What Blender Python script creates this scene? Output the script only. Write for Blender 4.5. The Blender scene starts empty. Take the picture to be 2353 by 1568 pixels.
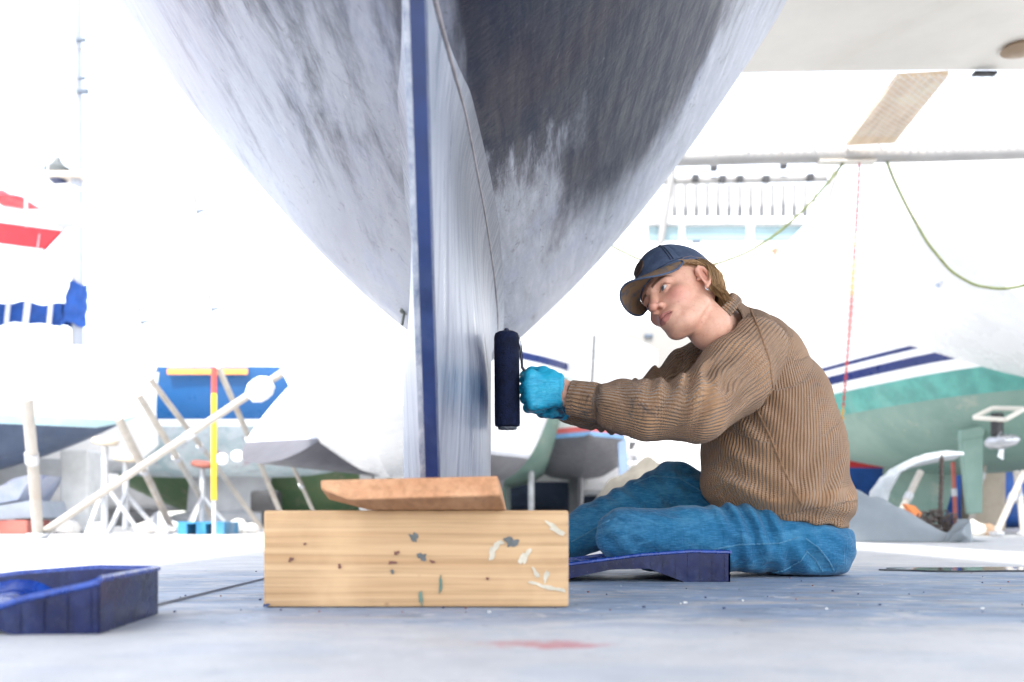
import bpy, bmesh, math, random
import numpy as np
from mathutils import Vector, Matrix

# ------------------------------------------------------------------ camera, sky, sun, exposure
SC = bpy.context.scene
COL = SC.collection
FPX, CX, HY, CH = 2287.6, 1176.5, 1195.0, 0.142      # focal length, centre and horizon in 2353-px units, camera height
cam_d = bpy.data.cameras.new('camera'); cam = bpy.data.objects.new('camera', cam_d); COL.objects.link(cam)
cam_d.lens = 35; cam_d.sensor_width = 36; cam_d.shift_y = (HY-784)/2353
cam.location = (0, 0, CH); cam.rotation_euler = (math.pi/2, 0, 0)
cam_d.clip_start = 0.05; cam_d.clip_end = 500
cam_d.dof.use_dof = True; cam_d.dof.focus_distance = 2.42; cam_d.dof.aperture_fstop = 3.2
SC.camera = cam
wd = bpy.data.worlds.new('World'); SC.world = wd; wd.use_nodes = True
_n, _l = wd.node_tree.nodes, wd.node_tree.links
SUN_EL, SUN_AZ = math.radians(56), math.radians(-166)      # azimuth from +Y towards +X: the sun stands left behind the camera
sky = _n.new('ShaderNodeTexSky'); sky.sky_type = 'NISHITA'; sky.sun_disc = False
sky.sun_elevation = SUN_EL; sky.sun_rotation = SUN_AZ; sky.air_density = 1.0; sky.dust_density = 1.0; sky.ozone_density = 1.0
hs = _n.new('ShaderNodeHueSaturation'); hs.inputs['Saturation'].default_value = 0.35
_l.new(sky.outputs[0], hs.inputs['Color']); _l.new(hs.outputs[0], _n['Background'].inputs[0])
_n['Background'].inputs[1].default_value = 0.14
sl = bpy.data.lights.new('sun', 'SUN'); sun = bpy.data.objects.new('sun', sl); COL.objects.link(sun)
sl.energy = 2.0; sl.angle = math.radians(5.0); sl.color = (1, 0.96, 0.9)
sd = Vector((math.sin(SUN_AZ)*math.cos(SUN_EL), math.cos(SUN_AZ)*math.cos(SUN_EL), math.sin(SUN_EL)))
sun.rotation_euler = sd.to_track_quat('Z', 'Y').to_euler()
SC.view_settings.view_transform = 'Standard'; SC.view_settings.look = 'None'
SC.view_settings.gamma = 1; SC.view_settings.exposure = 2.25; SC.view_settings.use_curve_mapping = False
SC.render.engine = 'CYCLES'
SC.cycles.max_bounces = 8; SC.cycles.diffuse_bounces = 5; SC.cycles.transparent_max_bounces = 12

# ------------------------------------------------------------------ helpers
def W(x, y, d):                       # a pixel of the photograph (2353 wide) and a distance -> a point
    return np.array([(x-CX)/FPX*d, d, CH-(y-HY)/FPX*d])
def GZ(y):                            # distance of the ground seen at pixel row y
    return CH*FPX/(y-HY)
def tag(o, label=None, cat=None, group=None, kind=None):
    for k, v in (('label', label), ('category', cat), ('group', group), ('kind', kind)):
        if v: o[k] = v
    return o
def empty(name, loc=(0, 0, 0), label=None, cat=None, group=None, rz=0):
    o = bpy.data.objects.new(name, None); COL.objects.link(o)
    o.location = tuple(float(v) for v in loc); o.rotation_euler = (0, 0, rz); o.empty_display_size = 0.1
    return tag(o, label, cat, group)
def link(name, me, parent=None, keep=True):
    o = bpy.data.objects.new(name, me); COL.objects.link(o)
    if parent:
        o.parent = parent
        if keep:
            bpy.context.view_layer.update()
            o.matrix_parent_inverse = parent.matrix_world.inverted()
    return o
def mesh(name, v, f, mat, parent=None, smooth=True, keep=True, attrs=None):
    me = bpy.data.meshes.new(name)
    v = np.asarray(v, dtype=np.float64)
    if isinstance(f, np.ndarray):
        me.vertices.add(len(v)); me.vertices.foreach_set('co', v.astype(np.float32).ravel())
        k = f.shape[1]
        me.loops.add(f.size); me.loops.foreach_set('vertex_index', f.astype(np.int32).ravel())
        me.polygons.add(len(f)); me.polygons.foreach_set('loop_start', np.arange(0, f.size, k, dtype=np.int32))
        me.update(calc_edges=True)
    else:
        me.from_pydata([tuple(p) for p in v], [], [tuple(int(i) for i in q) for q in f]); me.update()
    if smooth: me.polygons.foreach_set('use_smooth', np.ones(len(me.polygons), dtype=bool))
    if mat: me.materials.append(mat)
    if attrs:
        for n, a in attrs.items():
            a = np.asarray(a, dtype=np.float32)
            if a.ndim == 1:
                at = me.attributes.new(n, 'FLOAT', 'POINT'); at.data.foreach_set('value', a)
            else:
                at = me.attributes.new(n, 'FLOAT_COLOR', 'POINT')
                at.data.foreach_set('color', np.concatenate([a, np.ones((len(a), 1), np.float32)], 1).ravel())
    return link(name, me, parent, keep)
def nrm(v):
    v = np.asarray(v, float); return v/max(1e-9, np.linalg.norm(v))
class MB:                             # collects shapes that become ONE mesh object
    def __init__(s): s.v = []; s.f = []
    def add(s, v, f):
        b = len(s.v); s.v += [tuple(float(c) for c in p) for p in v]; s.f += [tuple(i+b for i in q) for q in f]; return s
    def box(s, lo, hi, R=None, c=None, bev=0.0):
        lo = np.array(lo, float); hi = np.array(hi, float)
        if bev > 0:
            bm = bmesh.new(); bmesh.ops.create_cube(bm, size=1)
            for q in bm.verts: q.co = Vector((lo+hi)/2 + np.array(q.co)*(hi-lo))
            bmesh.ops.bevel(bm, geom=bm.edges[:], offset=bev, segments=2, affect='EDGES', profile=0.6)
            bm.verts.index_update(); v = np.array([q.co[:] for q in bm.verts]); f = [[q.index for q in p.verts] for p in bm.faces]; bm.free()
        else:
            v = np.array([[(lo, hi)[i][0], (lo, hi)[j][1], (lo, hi)[k][2]] for i in (0, 1) for j in (0, 1) for k in (0, 1)])
            f = [(0, 1, 3, 2), (4, 6, 7, 5), (0, 4, 5, 1), (2, 3, 7, 6), (0, 2, 6, 4), (1, 5, 7, 3)]
        if R is not None: v = v@np.array(R).T
        if c is not None: v = v+np.array(c)
        return s.add(v, f)
    def tube(s, pts, r, n=8, closed=False, cap=True):
        P = [np.array(p, float) for p in pts]; m = len(P)
        rr = r if hasattr(r, '__len__') else [r]*m
        V = []; F = []; pu = None
        for i in range(m):
            a = P[(i-1) % m] if (closed or i > 0) else P[i]
            b = P[(i+1) % m] if (closed or i < m-1) else P[i]
            t = nrm(b-a)
            if pu is None: pu = np.array([0, 0, 1.]) if abs(t[2]) < .9 else np.array([1., 0, 0])
            u = nrm(pu-t*np.dot(pu, t)); w = np.cross(t, u); pu = u
            for k in range(n):
                q = 2*math.pi*k/n; V.append(P[i]+rr[i]*(math.cos(q)*u+math.sin(q)*w))
        for i in range(m if closed else m-1):
            j = (i+1) % m
            for k in range(n):
                l = (k+1) % n; F.append((i*n+k, i*n+l, j*n+l, j*n+k))
        if cap and not closed:
            F.append(tuple(range(n-1, -1, -1))); F.append(tuple((m-1)*n+k for k in range(n)))
        return s.add(V, F)
    def lathe(s, prof, c, axis=(0, 0, 1), n=24):
        ax = nrm(axis); u = nrm(np.cross(ax, [0.3, 1, 0.2])); w = np.cross(ax, u); c = np.array(c, float)
        V = []; F = []; m = len(prof)
        for r, z in prof:
            for k in range(n):
                q = 2*math.pi*k/n; V.append(c+ax*z+r*(math.cos(q)*u+math.sin(q)*w))
        for i in range(m-1):
            for k in range(n):
                l = (k+1) % n; F.append((i*n+k, i*n+l, (i+1)*n+l, (i+1)*n+k))
        F.append(tuple(range(n-1, -1, -1))); F.append(tuple((m-1)*n+k for k in range(n)))
        return s.add(V, F)
    def prism(s, poly, a, b):          # polygon of 3-d points swept from offset a to offset b
        a = np.array(a, float); b = np.array(b, float); P = [np.array(p, float) for p in poly]; n = len(P)
        V = [p+a for p in P]+[p+b for p in P]
        F = [tuple(range(n-1, -1, -1)), tuple(range(n, 2*n))]+[(i, (i+1) % n, n+(i+1) % n, n+i) for i in range(n)]
        return s.add(V, F)
    def grid(s, G, closed=False):      # G[i][j] points
        m = len(G); n = len(G[0]); V = [p for r in G for p in r]; F = []
        for i in range(m-1):
            for j in range(n if closed else n-1):
                k = (j+1) % n; F.append((i*n+j, i*n+k, (i+1)*n+k, (i+1)*n+j))
        return s.add(V, F)
    def build(s, name, mat, parent=None, smooth=False, fix=True, bev=0.0):
        me = bpy.data.meshes.new(name); me.from_pydata(s.v, [], s.f); me.update()
        bm = bmesh.new(); bm.from_mesh(me)
        if fix: bmesh.ops.recalc_face_normals(bm, faces=bm.faces[:])
        bm.to_mesh(me); bm.free()
        if smooth:
            me.polygons.foreach_set('use_smooth', np.ones(len(me.polygons), dtype=bool))
            me.set_sharp_from_angle(angle=math.radians(40))
        if mat: me.materials.append(mat)
        o = link(name, me, parent)
        if bev > 0:
            m = o.modifiers.new('bevel', 'BEVEL'); m.width = bev; m.segments = 2; m.limit_method = 'ANGLE'
        return o

# ------------------------------------------------------------------ materials
def lin(r, g, b):
    def c(x):
        x = x/255.0
        return x/12.92 if x <= .04045 else ((x+.055)/1.055)**2.4
    return (c(r), c(g), c(b), 1)
class NT:
    def __init__(s, name):
        s.m = bpy.data.materials.new(name); s.m.use_nodes = True
        s.t = s.m.node_tree; s.b = s.t.nodes['Principled BSDF']; s.out = s.t.nodes['Material Output']
        s.co = s.t.nodes.new('ShaderNodeTexCoord').outputs['Object']
    def N(s, t, **kw):
        n = s.t.nodes.new('ShaderNode'+t)
        for k, v in kw.items(): setattr(n, k, v)
        return n
    def L(s, a, b): s.t.links.new(a, b)
    def put(s, sock, v):
        if hasattr(v, 'is_output'): s.L(v, sock)
        else: sock.default_value = v
    def scale(s, vec, sc, rot=(0, 0, 0), loc=(0, 0, 0)):
        m = s.N('Mapping'); s.put(m.inputs[0], vec); m.inputs['Scale'].default_value = sc; m.inputs['Rotation'].default_value = rot; m.inputs['Location'].default_value = loc
        return m.outputs[0]
    def noise(s, vec, sc, det=4, rough=.6, dist=0.0):
        n = s.N('TexNoise'); s.put(n.inputs['Vector'], vec); n.inputs['Scale'].default_value = sc; n.inputs['Detail'].default_value = det
        n.inputs['Roughness'].default_value = rough; n.inputs['Distortion'].default_value = dist
        return n.outputs['Fac']
    def ramp(s, fac, a, b, lo=0.0, hi=1.0, ease=True):
        n = s.N('MapRange'); n.interpolation_type = 'SMOOTHSTEP' if ease else 'LINEAR'
        s.put(n.inputs['Value'], fac); n.inputs['From Min'].default_value = a; n.inputs['From Max'].default_value = b
        n.inputs['To Min'].default_value = lo; n.inputs['To Max'].default_value = hi
        return n.outputs[0]
    def mix(s, fac, a, b):
        n = s.N('Mix'); n.data_type = 'RGBA'; s.put(n.inputs[0], fac); s.put(n.inputs[6], a); s.put(n.inputs[7], b)
        return n.outputs[2]
    def math(s, op, a, b=0.0, clamp=False):
        n = s.N('Math'); n.operation = op; n.use_clamp = clamp; s.put(n.inputs[0], a); s.put(n.inputs[1], b)
        return n.outputs[0]
    def sep(s, v):
        n = s.N('SeparateXYZ'); s.put(n.inputs[0], v); return n.outputs
    def bump(s, h, dist, st=1.0, nrm=None):
        n = s.N('Bump'); s.put(n.inputs['Height'], h); n.inputs['Distance'].default_value = dist; n.inputs['Strength'].default_value = st
        if nrm is not None: s.L(nrm, n.inputs['Normal'])
        s.L(n.outputs[0], s.b.inputs['Normal']); return n.outputs[0]
    def attr(s, name, out='Fac'):
        n = s.N('Attribute'); n.attribute_name = name; return n.outputs[out]
    def done(s, col=None, rough=None, **kw):
        if col is not None: s.put(s.b.inputs['Base Color'], col)
        if rough is not None: s.put(s.b.inputs['Roughness'], rough)
        for k, v in kw.items(): s.put(s.b.inputs[k.replace('_', ' ')], v)
        return s.m
_mc = {}
def plain(name, col, rough=.5, var=.12, sc=6.0, metal=0.0, dirt=None, dirt_amt=.35, coat=0.0, bump=0.0, spec=.5):
    if name in _mc: return _mc[name]
    n = NT(name); c = tuple(col[:3])
    a = n.noise(n.co, sc, 5, .65)
    d = tuple(x*(1-var) for x in c)+(1,); u = tuple(min(.9, x*(1+var*.6)) for x in c)+(1,)
    cc = n.mix(n.ramp(a, .3, .7), d, u)
    if dirt is not None:
        b = n.noise(n.scale(n.co, (1, 1, .45)), sc*.45, 6, .7, .6)
        cc = n.mix(n.ramp(b, .5, .75, 0, dirt_amt), cc, tuple(dirt[:3])+(1,))
    if bump > 0: n.bump(n.noise(n.co, sc*12, 3), bump)
    r = n.ramp(n.noise(n.co, sc*2.2, 4), .3, .7, max(.05, rough-.1), min(1, rough+.1))
    _mc[name] = n.done(cc, r, Metallic=metal, Coat_Weight=coat, Specular_IOR_Level=spec)
    return _mc[name]

def mat_concrete():
    n = NT('concrete_slab')
    base = n.mix(n.ramp(n.noise(n.co, 2.2, 8, .7), .3, .7), (.46, .46, .46, 1), (.60, .59, .58, 1))
    fine = n.noise(n.co, 90, 4, .7)
    base = n.mix(n.ramp(fine, .45, .75, 0, .35), base, (.36, .36, .37, 1))
    x, y, z = n.sep(n.co)
    # blue antifouling overspray, densest in the working strip beside the keel
    strip = n.math('MULTIPLY', n.ramp(y, 1.10, 1.65), n.ramp(y, 3.4, 2.3))
    right = n.ramp(x, -1.3, .4, .40, 1)
    w = n.math('MULTIPLY', strip, right)
    s1 = n.noise(n.scale(n.co, (2.6, 5.5, 1)), 1.6, 7, .72, .8)
    m1 = n.math('MULTIPLY', n.ramp(n.math('ADD', s1, n.math('MULTIPLY', w, .16)), .47, .63), n.ramp(w, 0, 1, .15, .68))
    base = n.mix(m1, base, (.09, .22, .42, 1))
    base = n.mix(n.math('MULTIPLY', w, n.ramp(n.noise(n.scale(n.co, (1.5, 4, 1)), 1.3, 5, .6), .25, .6, .05, .28)), base, (.15, .18, .24, 1))
    s2 = n.noise(n.scale(n.co, (3.2, 9, 1), loc=(4, 2, 0)), 1.8, 7, .75, .5)
    base = n.mix(n.math('MULTIPLY', n.ramp(n.math('ADD', s2, n.math('MULTIPLY', w, .14)), .57, .74), .55), base, (.10, .15, .22, 1))
    s3 = n.noise(n.scale(n.co, (5, 5, 1), loc=(9, 1, 0)), 3.0, 6, .7)
    base = n.mix(n.ramp(s3, .56, .68, 0, .75), base, (.58, .58, .58, 1))
    base = n.mix(n.math('MULTIPLY', w, n.ramp(n.noise(n.scale(n.co, (2.2, 8, 1), loc=(1, 7, 0)), 2.0, 7, .72), .5, .64, 0, .7)), base, (.36, .32, .28, 1))
    # red paint smear in front of the timber
    cx = n.math('SUBTRACT', x, 0.035); cy = n.math('SUBTRACT', y, 1.135)
    e = n.math('ADD', n.math('POWER', n.math('DIVIDE', cx, .075), 2), n.math('POWER', n.math('DIVIDE', cy, .04), 2))
    e = n.math('ADD', e, n.ramp(n.noise(n.co, 22, 6, .75), .3, .7, -.9, .9))
    rd = n.math('MULTIPLY', n.ramp(e, 1.2, .2), n.ramp(n.noise(n.co, 14, 4), .3, .6, .3, .8))
    base = n.mix(rd, base, (.50, .16, .17, 1))
    # drips and specks
    vo = n.N('TexVoronoi'); n.L(n.co, vo.inputs['Vector']); vo.inputs['Scale'].default_value = 26
    sp = n.ramp(vo.outputs['Distance'], .16, .09)
    pick = n.ramp(n.noise(n.co, 7, 2), .5, .56)
    base = n.mix(n.math('MULTIPLY', n.math('MULTIPLY', sp, pick), n.ramp(w, 0, .6, .25, .9)), base, (.04, .06, .13, 1))
    n.bump(n.math('ADD', fine, n.math('MULTIPLY', n.noise(n.co, 12, 5), 1.5)), .0025, .6)
    return n.done(base, n.ramp(n.noise(n.co, 5, 5), .3, .7, .42, .75), Specular_IOR_Level=.4)

def mat_hull():
    n = NT('worn_antifouling')
    x, y, z = n.sep(n.co)
    st = n.noise(n.scale(n.co, (6.5, 1.0, 6.5)), 1.6, 9, .70, .25)            # brushed along the hull
    st2 = n.noise(n.scale(n.co, (14, 1.5, 14), loc=(3, 1, 7)), 2.4, 9, .76, .3)
    big = n.noise(n.scale(n.co, (1.3, .55, 1.3), loc=(2.2, .6, 1)), 1.5, 4, .6, .4)
    sd_ = n.ramp(x, -.11, -.03)                                               # starboard mask: dark colour laid on by position, broken by noise
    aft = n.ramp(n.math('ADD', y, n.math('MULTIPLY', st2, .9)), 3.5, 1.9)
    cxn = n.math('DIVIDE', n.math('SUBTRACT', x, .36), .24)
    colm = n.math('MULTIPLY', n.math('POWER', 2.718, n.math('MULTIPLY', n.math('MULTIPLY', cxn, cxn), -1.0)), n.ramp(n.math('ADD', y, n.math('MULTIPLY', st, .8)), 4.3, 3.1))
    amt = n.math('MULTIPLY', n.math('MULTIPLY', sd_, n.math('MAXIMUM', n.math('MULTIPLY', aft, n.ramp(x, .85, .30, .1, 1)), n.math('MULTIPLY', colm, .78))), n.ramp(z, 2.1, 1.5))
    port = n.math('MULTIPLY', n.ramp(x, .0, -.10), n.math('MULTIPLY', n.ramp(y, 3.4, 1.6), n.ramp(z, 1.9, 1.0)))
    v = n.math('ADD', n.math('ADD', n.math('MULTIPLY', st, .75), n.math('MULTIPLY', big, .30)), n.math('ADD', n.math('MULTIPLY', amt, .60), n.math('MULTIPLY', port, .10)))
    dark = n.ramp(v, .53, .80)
    pale = n.mix(n.ramp(st2, .35, .7), (.20, .22, .29, 1), (.46, .475, .53, 1))
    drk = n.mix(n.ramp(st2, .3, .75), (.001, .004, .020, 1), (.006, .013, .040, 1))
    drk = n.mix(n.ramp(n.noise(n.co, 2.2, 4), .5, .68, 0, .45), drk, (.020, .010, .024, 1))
    pale = n.mix(n.math('MULTIPLY', n.math('SUBTRACT', 1.0, sd_), n.ramp(st, .3, .7, .75, .35)), pale, (.17, .185, .235, 1))  # port side darkened in colour to counter light bounced off the ground
    pw = n.math('MULTIPLY', n.math('MULTIPLY', n.math('SUBTRACT', 1.0, sd_), n.ramp(n.math('ADD', y, n.math('MULTIPLY', big, 1.4)), 4.5, 2.3)), n.ramp(st, .36, .64, .10, 1.0))  # navy port smears, spread wider in colour to tone down bounced sunlight
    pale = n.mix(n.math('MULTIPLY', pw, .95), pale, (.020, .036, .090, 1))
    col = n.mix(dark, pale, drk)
    # second thin wash of blue and scratched marks
    wash = n.math('MULTIPLY', n.ramp(n.noise(n.scale(n.co, (3, 1.2, 3), loc=(7, 3, 2)), 1.7, 6, .7), .48, .72, 0, .5), n.math('SUBTRACT', 1.0, dark))
    col = n.mix(wash, col, (.16, .20, .33, 1))
    mk = n.noise(n.scale(n.co, (7, 3.2, 7), loc=(1, 9, 4)), 3.4, 9, .78, 1.4)
    col = n.mix(n.ramp(mk, .565, .65, 0, .8), col, (.025, .03, .06, 1))
    mk2 = n.noise(n.scale(n.co, (10, 2.2, 10), loc=(5, 2, 8)), 3.0, 9, .8, 1.0)
    col = n.mix(n.ramp(mk2, .64, .72, 0, .7), col, (.66, .66, .68, 1))
    n.bump(n.math('ADD', n.noise(n.co, 28, 6, .7), n.math('MULTIPLY', st2, .6)), .004, .5)
    return n.done(col, n.ramp(st2, .3, .7, .30, .50), Specular_IOR_Level=n.ramp(dark, 0, 1, .55, .12))
def mat_keel():
    n = NT('primed_keel')
    x, y, z = n.sep(n.co)
    st = n.noise(n.scale(n.co, (10, 14, 1.0)), 1.6, 8, .7, .6)
    st2 = n.noise(n.scale(n.co, (16, 24, 1.5), loc=(3, 3, 3)), 2, 8, .75, .4)
    pale = n.mix(n.ramp(st2, .35, .7), (.20, .235, .31, 1), (.40, .42, .48, 1))
    col = n.mix(n.ramp(st, .47, .70, 0, .85), pale, (.06, .08, .15, 1))
    # old dark coat left high up under the hull, fresh navy band where the roller has been
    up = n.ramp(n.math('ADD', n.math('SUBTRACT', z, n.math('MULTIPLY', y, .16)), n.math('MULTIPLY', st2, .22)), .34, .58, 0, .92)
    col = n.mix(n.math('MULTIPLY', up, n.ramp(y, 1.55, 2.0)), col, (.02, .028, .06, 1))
    fr = n.math('MULTIPLY', n.math('MULTIPLY', n.ramp(z, .34, .42), n.ramp(z, .58, .50)), n.ramp(n.math('ADD', y, n.math('MULTIPLY', st, .6)), 2.20, 2.50))
    col = n.mix(n.math('MULTIPLY', fr, n.ramp(x, -.14, -.1)), col, (.008, .022, .075, 1))
    n.bump(n.noise(n.scale(n.co, (30, 40, 4)), 1, 5), .003, .6)
    return n.done(col, n.ramp(st2, .3, .7, .25, .5), Specular_IOR_Level=.6)
def mat_wood(name, a, b, along='X', ring=52.0, knots=True):
    n = NT(name)
    sc = (1.0, ring*.6, ring) if along == 'X' else (ring*.8, 1.0, ring)
    w = n.noise(n.scale(n.co, tuple(q*.28 for q in sc)), 3.2, 5, .55, .25)
    g = n.noise(n.scale(n.co, sc), 3.0, 4, .5, .1)
    col = n.mix(n.ramp(w, .3, .7), a, b)
    col = n.mix(n.ramp(g, .42, .68, 0, .45), col, tuple(c*.62 for c in a[:3])+(1,))
    col = n.mix(n.ramp(n.noise(n.co, 5, 4), .45, .75, 0, .5), col, tuple(min(.75, c*1.25) for c in b[:3])+(1,))
    if knots:
        vo = n.N('TexVoronoi'); n.L(n.scale(n.co, (9, 9, 14)), vo.inputs['Vector']); vo.inputs['Scale'].default_value = 1.4
        k = n.math('MULTIPLY', n.ramp(vo.outputs['Distance'], .10, .03), n.ramp(n.noise(n.co, 6, 2), .46, .52))
        col = n.mix(n.math('MULTIPLY', k, .8), col, (.10, .035, .018, 1))
    n.bump(g, .0015, .7)
    return n.done(col, .62, Specular_IOR_Level=.3)
def mat_wet(name, c1, c2):
    n = NT(name)
    a = n.noise(n.scale(n.co, (30, 30, 12)), 1.0, 6, .7, .6)
    col = n.mix(n.ramp(a, .35, .7), c1, c2)
    col = n.mix(n.ramp(n.noise(n.scale(n.co, (40, 40, 22)), 1.0, 7, .8, .4), .66, .74, 0, .6), col, (.28, .33, .5, 1))
    n.bump(n.noise(n.co, 45, 3), .002, .5)
    return n.done(col, n.ramp(a, .3, .7, .16, .36), Specular_IOR_Level=.6)
def mat_knit():
    n = NT('rib_knit_wool')
    rib = n.attr('rib'); fine = n.attr('fine'); stain = n.attr('stain')
    wv = n.math('SINE', n.math('MULTIPLY', rib, 6.2832/.0088))
    st = n.math('SINE', n.math('ADD', n.math('MULTIPLY', fine, 6.2832/.0050), n.math('MULTIPLY', wv, 1.2)))
    v1 = n.noise(n.co, 9, 5, .6)
    col = n.mix(n.ramp(v1, .3, .7), (.315, .172, .088, 1), (.39, .222, .118, 1))
    col = n.mix(n.ramp(n.noise(n.co, 160, 3), .4, .7, 0, .3), col, (.46, .285, .165, 1))
    sm = n.math('MULTIPLY', stain, n.ramp(n.noise(n.co, 22, 6, .7, .7), .50, .66))
    col = n.mix(sm, col, (.055, .052, .058, 1))
    h = n.math('ADD', n.math('MULTIPLY', wv, 1.0), n.math('MULTIPLY', st, .35))
    n.bump(h, .0030, 1.0)
    return n.done(col, .9, Specular_IOR_Level=.12, Sheen_Weight=.25, Sheen_Roughness=.5)
def mat_denim():
    n = NT('blue_denim')
    v1 = n.noise(n.co, 7, 6, .65)
    col = n.mix(n.ramp(v1, .3, .72), (.008, .085, .19, 1), (.016, .13, .255, 1))
    thr = n.noise(n.scale(n.co, (60, 60, 420)), 1.0, 3, .6)
    col = n.mix(n.ramp(thr, .42, .72, 0, .5), col, (.07, .25, .42, 1))
    col = n.mix(n.ramp(n.noise(n.scale(n.co, (6, 6, 13), rot=(0, .3, 0)), 1.3, 6, .65, .5), .46, .70, 0, .62), col, (.075, .25, .40, 1))
    wr = n.math('ADD', n.noise(n.scale(n.co, (14, 14, 26), rot=(.3, .5, .2)), 1.0, 4, .55, .8), n.math('MULTIPLY', n.noise(n.scale(n.co, (30, 24, 11), rot=(.2, -.5, .1)), 1.0, 4, .6, 1.4), .8))
    b1 = n.bump(n.math('ADD', n.math('MULTIPLY', thr, .12), n.math('MULTIPLY', wr, .9)), .010, .85)
    return n.done(col, .85, Specular_IOR_Level=.2, Sheen_Weight=.1)
def mat_glove():
    n = NT('nitrile_glove')
    col = n.mix(n.ramp(n.noise(n.co, 25, 4), .3, .7), (.008, .34, .55, 1), (.025, .44, .64, 1))
    dirt = n.attr('stain')
    col = n.mix(n.math('MULTIPLY', dirt, n.ramp(n.noise(n.co, 40, 5), .35, .6)), col, (.006, .03, .075, 1))
    n.bump(n.noise(n.scale(n.co, (40, 40, 130), rot=(0, .35, 0)), 1.2, 4, .6, 1.2), .004, .8)
    return n.done(col, .38, Specular_IOR_Level=.5)
def mat_skin():
    n = NT('skin')
    c = n.attr('tint', 'Color')
    col = n.mix(n.ramp(n.noise(n.co, 60, 6, .7), .38, .72, 0, .38), c, (.50, .20, .14, 1))
    col = n.mix(n.ramp(n.noise(n.co, 210, 3, .6), .60, .72, 0, .35), col, (.36, .15, .09, 1))
    for nm, a_, b_, w_, cc in (('lipf', -.9, .9, .8, (.42, .125, .11, 1)), ('gapf', -.5, .4, .85, (.12, .03, .03, 1)), ('browf', -1.6, 1.4, .85, (.075, .036, .02, 1)), ('lashf', -.4, .4, .7, (.09, .04, .03, 1))):
        col = n.mix(n.math('MULTIPLY', n.ramp(n.attr(nm), a_, b_), w_), col, cc)
    n.bump(n.noise(n.co, 420, 3), .0006, .5)
    n.b.subsurface_method = 'RANDOM_WALK'
    return n.done(col, .46, Specular_IOR_Level=.42, Subsurface_Weight=.12, Subsurface_Scale=.006)
def mat_cap():
    n = NT('waxed_cotton_cap')
    v = n.noise(n.co, 16, 6, .7)
    col = n.mix(n.ramp(v, .3, .7), (.040, .058, .105, 1), (.085, .115, .185, 1))
    col = n.mix(n.ramp(n.noise(n.co, 24, 5, .7), .55, .72, 0, .5), col, (.04, .13, .24, 1))
    n.bump(n.noise(n.co, 200, 3), .0012, .6)
    return n.done(col, .75, Specular_IOR_Level=.3)
def mat_brim():
    n = NT('faded_brim')
    v = n.noise(n.co, 34, 6, .7)
    col = n.mix(n.ramp(v, .34, .56), (.070, .078, .10, 1), (.20, .125, .072, 1))
    n.bump(n.noise(n.co, 220, 3), .001, .5)
    return n.done(col, .8, Specular_IOR_Level=.25)
def mat_hair():
    n = NT('fair_brown_hair')
    h = n.N('ObjectInfo')
    t = n.attr('tone')
    col = n.mix(t, (.14, .070, .028, 1), (.58, .36, .165, 1))
    return n.done(col, .42, Specular_IOR_Level=.5)
def mat_mottle(name, a, b, c, sc=3.0, rough=.6):
    n = NT(name)
    col = n.mix(n.ramp(n.noise(n.co, sc, 7, .7, .4), .35, .65), a, b)
    col = n.mix(n.ramp(n.noise(n.scale(n.co, (1, 1, 1), loc=(5, 5, 5)), sc*2.1, 7, .75), .55, .68, 0, .8), col, c)
    return n.done(col, rough)
def mat_net():
    n = NT('trampoline_net')
    x, y, z = n.sep(n.scale(n.co, (70, 70, 70), rot=(0, 0, math.radians(45))))
    gx = n.math('ABSOLUTE', n.math('SINE', x)); gy = n.math('ABSOLUTE', n.math('SINE', y))
    hole = n.math('MULTIPLY', n.ramp(gx, .12, .22), n.ramp(gy, .12, .22))
    n.put(n.b.inputs['Alpha'], n.math('SUBTRACT', 1.0, hole, True))
    return n.done((.75, .75, .76, 1), .7)
WHITE = lambda: plain('white_gelcoat', (.78, .78, .78), .28, .05, 1.5, dirt=(.55, .53, .5), dirt_amt=.15)
GALV = lambda: plain('galvanised_steel', (.50, .51, .53), .5, .2, 9, metal=.5, dirt=(.3, .2, .13), dirt_amt=.4)
POLE = lambda: plain('weathered_prop', (.40, .37, .33), .7, .15, 5, dirt=(.30, .18, .10), dirt_amt=.55)
BLACK = lambda: plain('black_plastic', (.018, .018, .02), .45, .3, 8)

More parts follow.
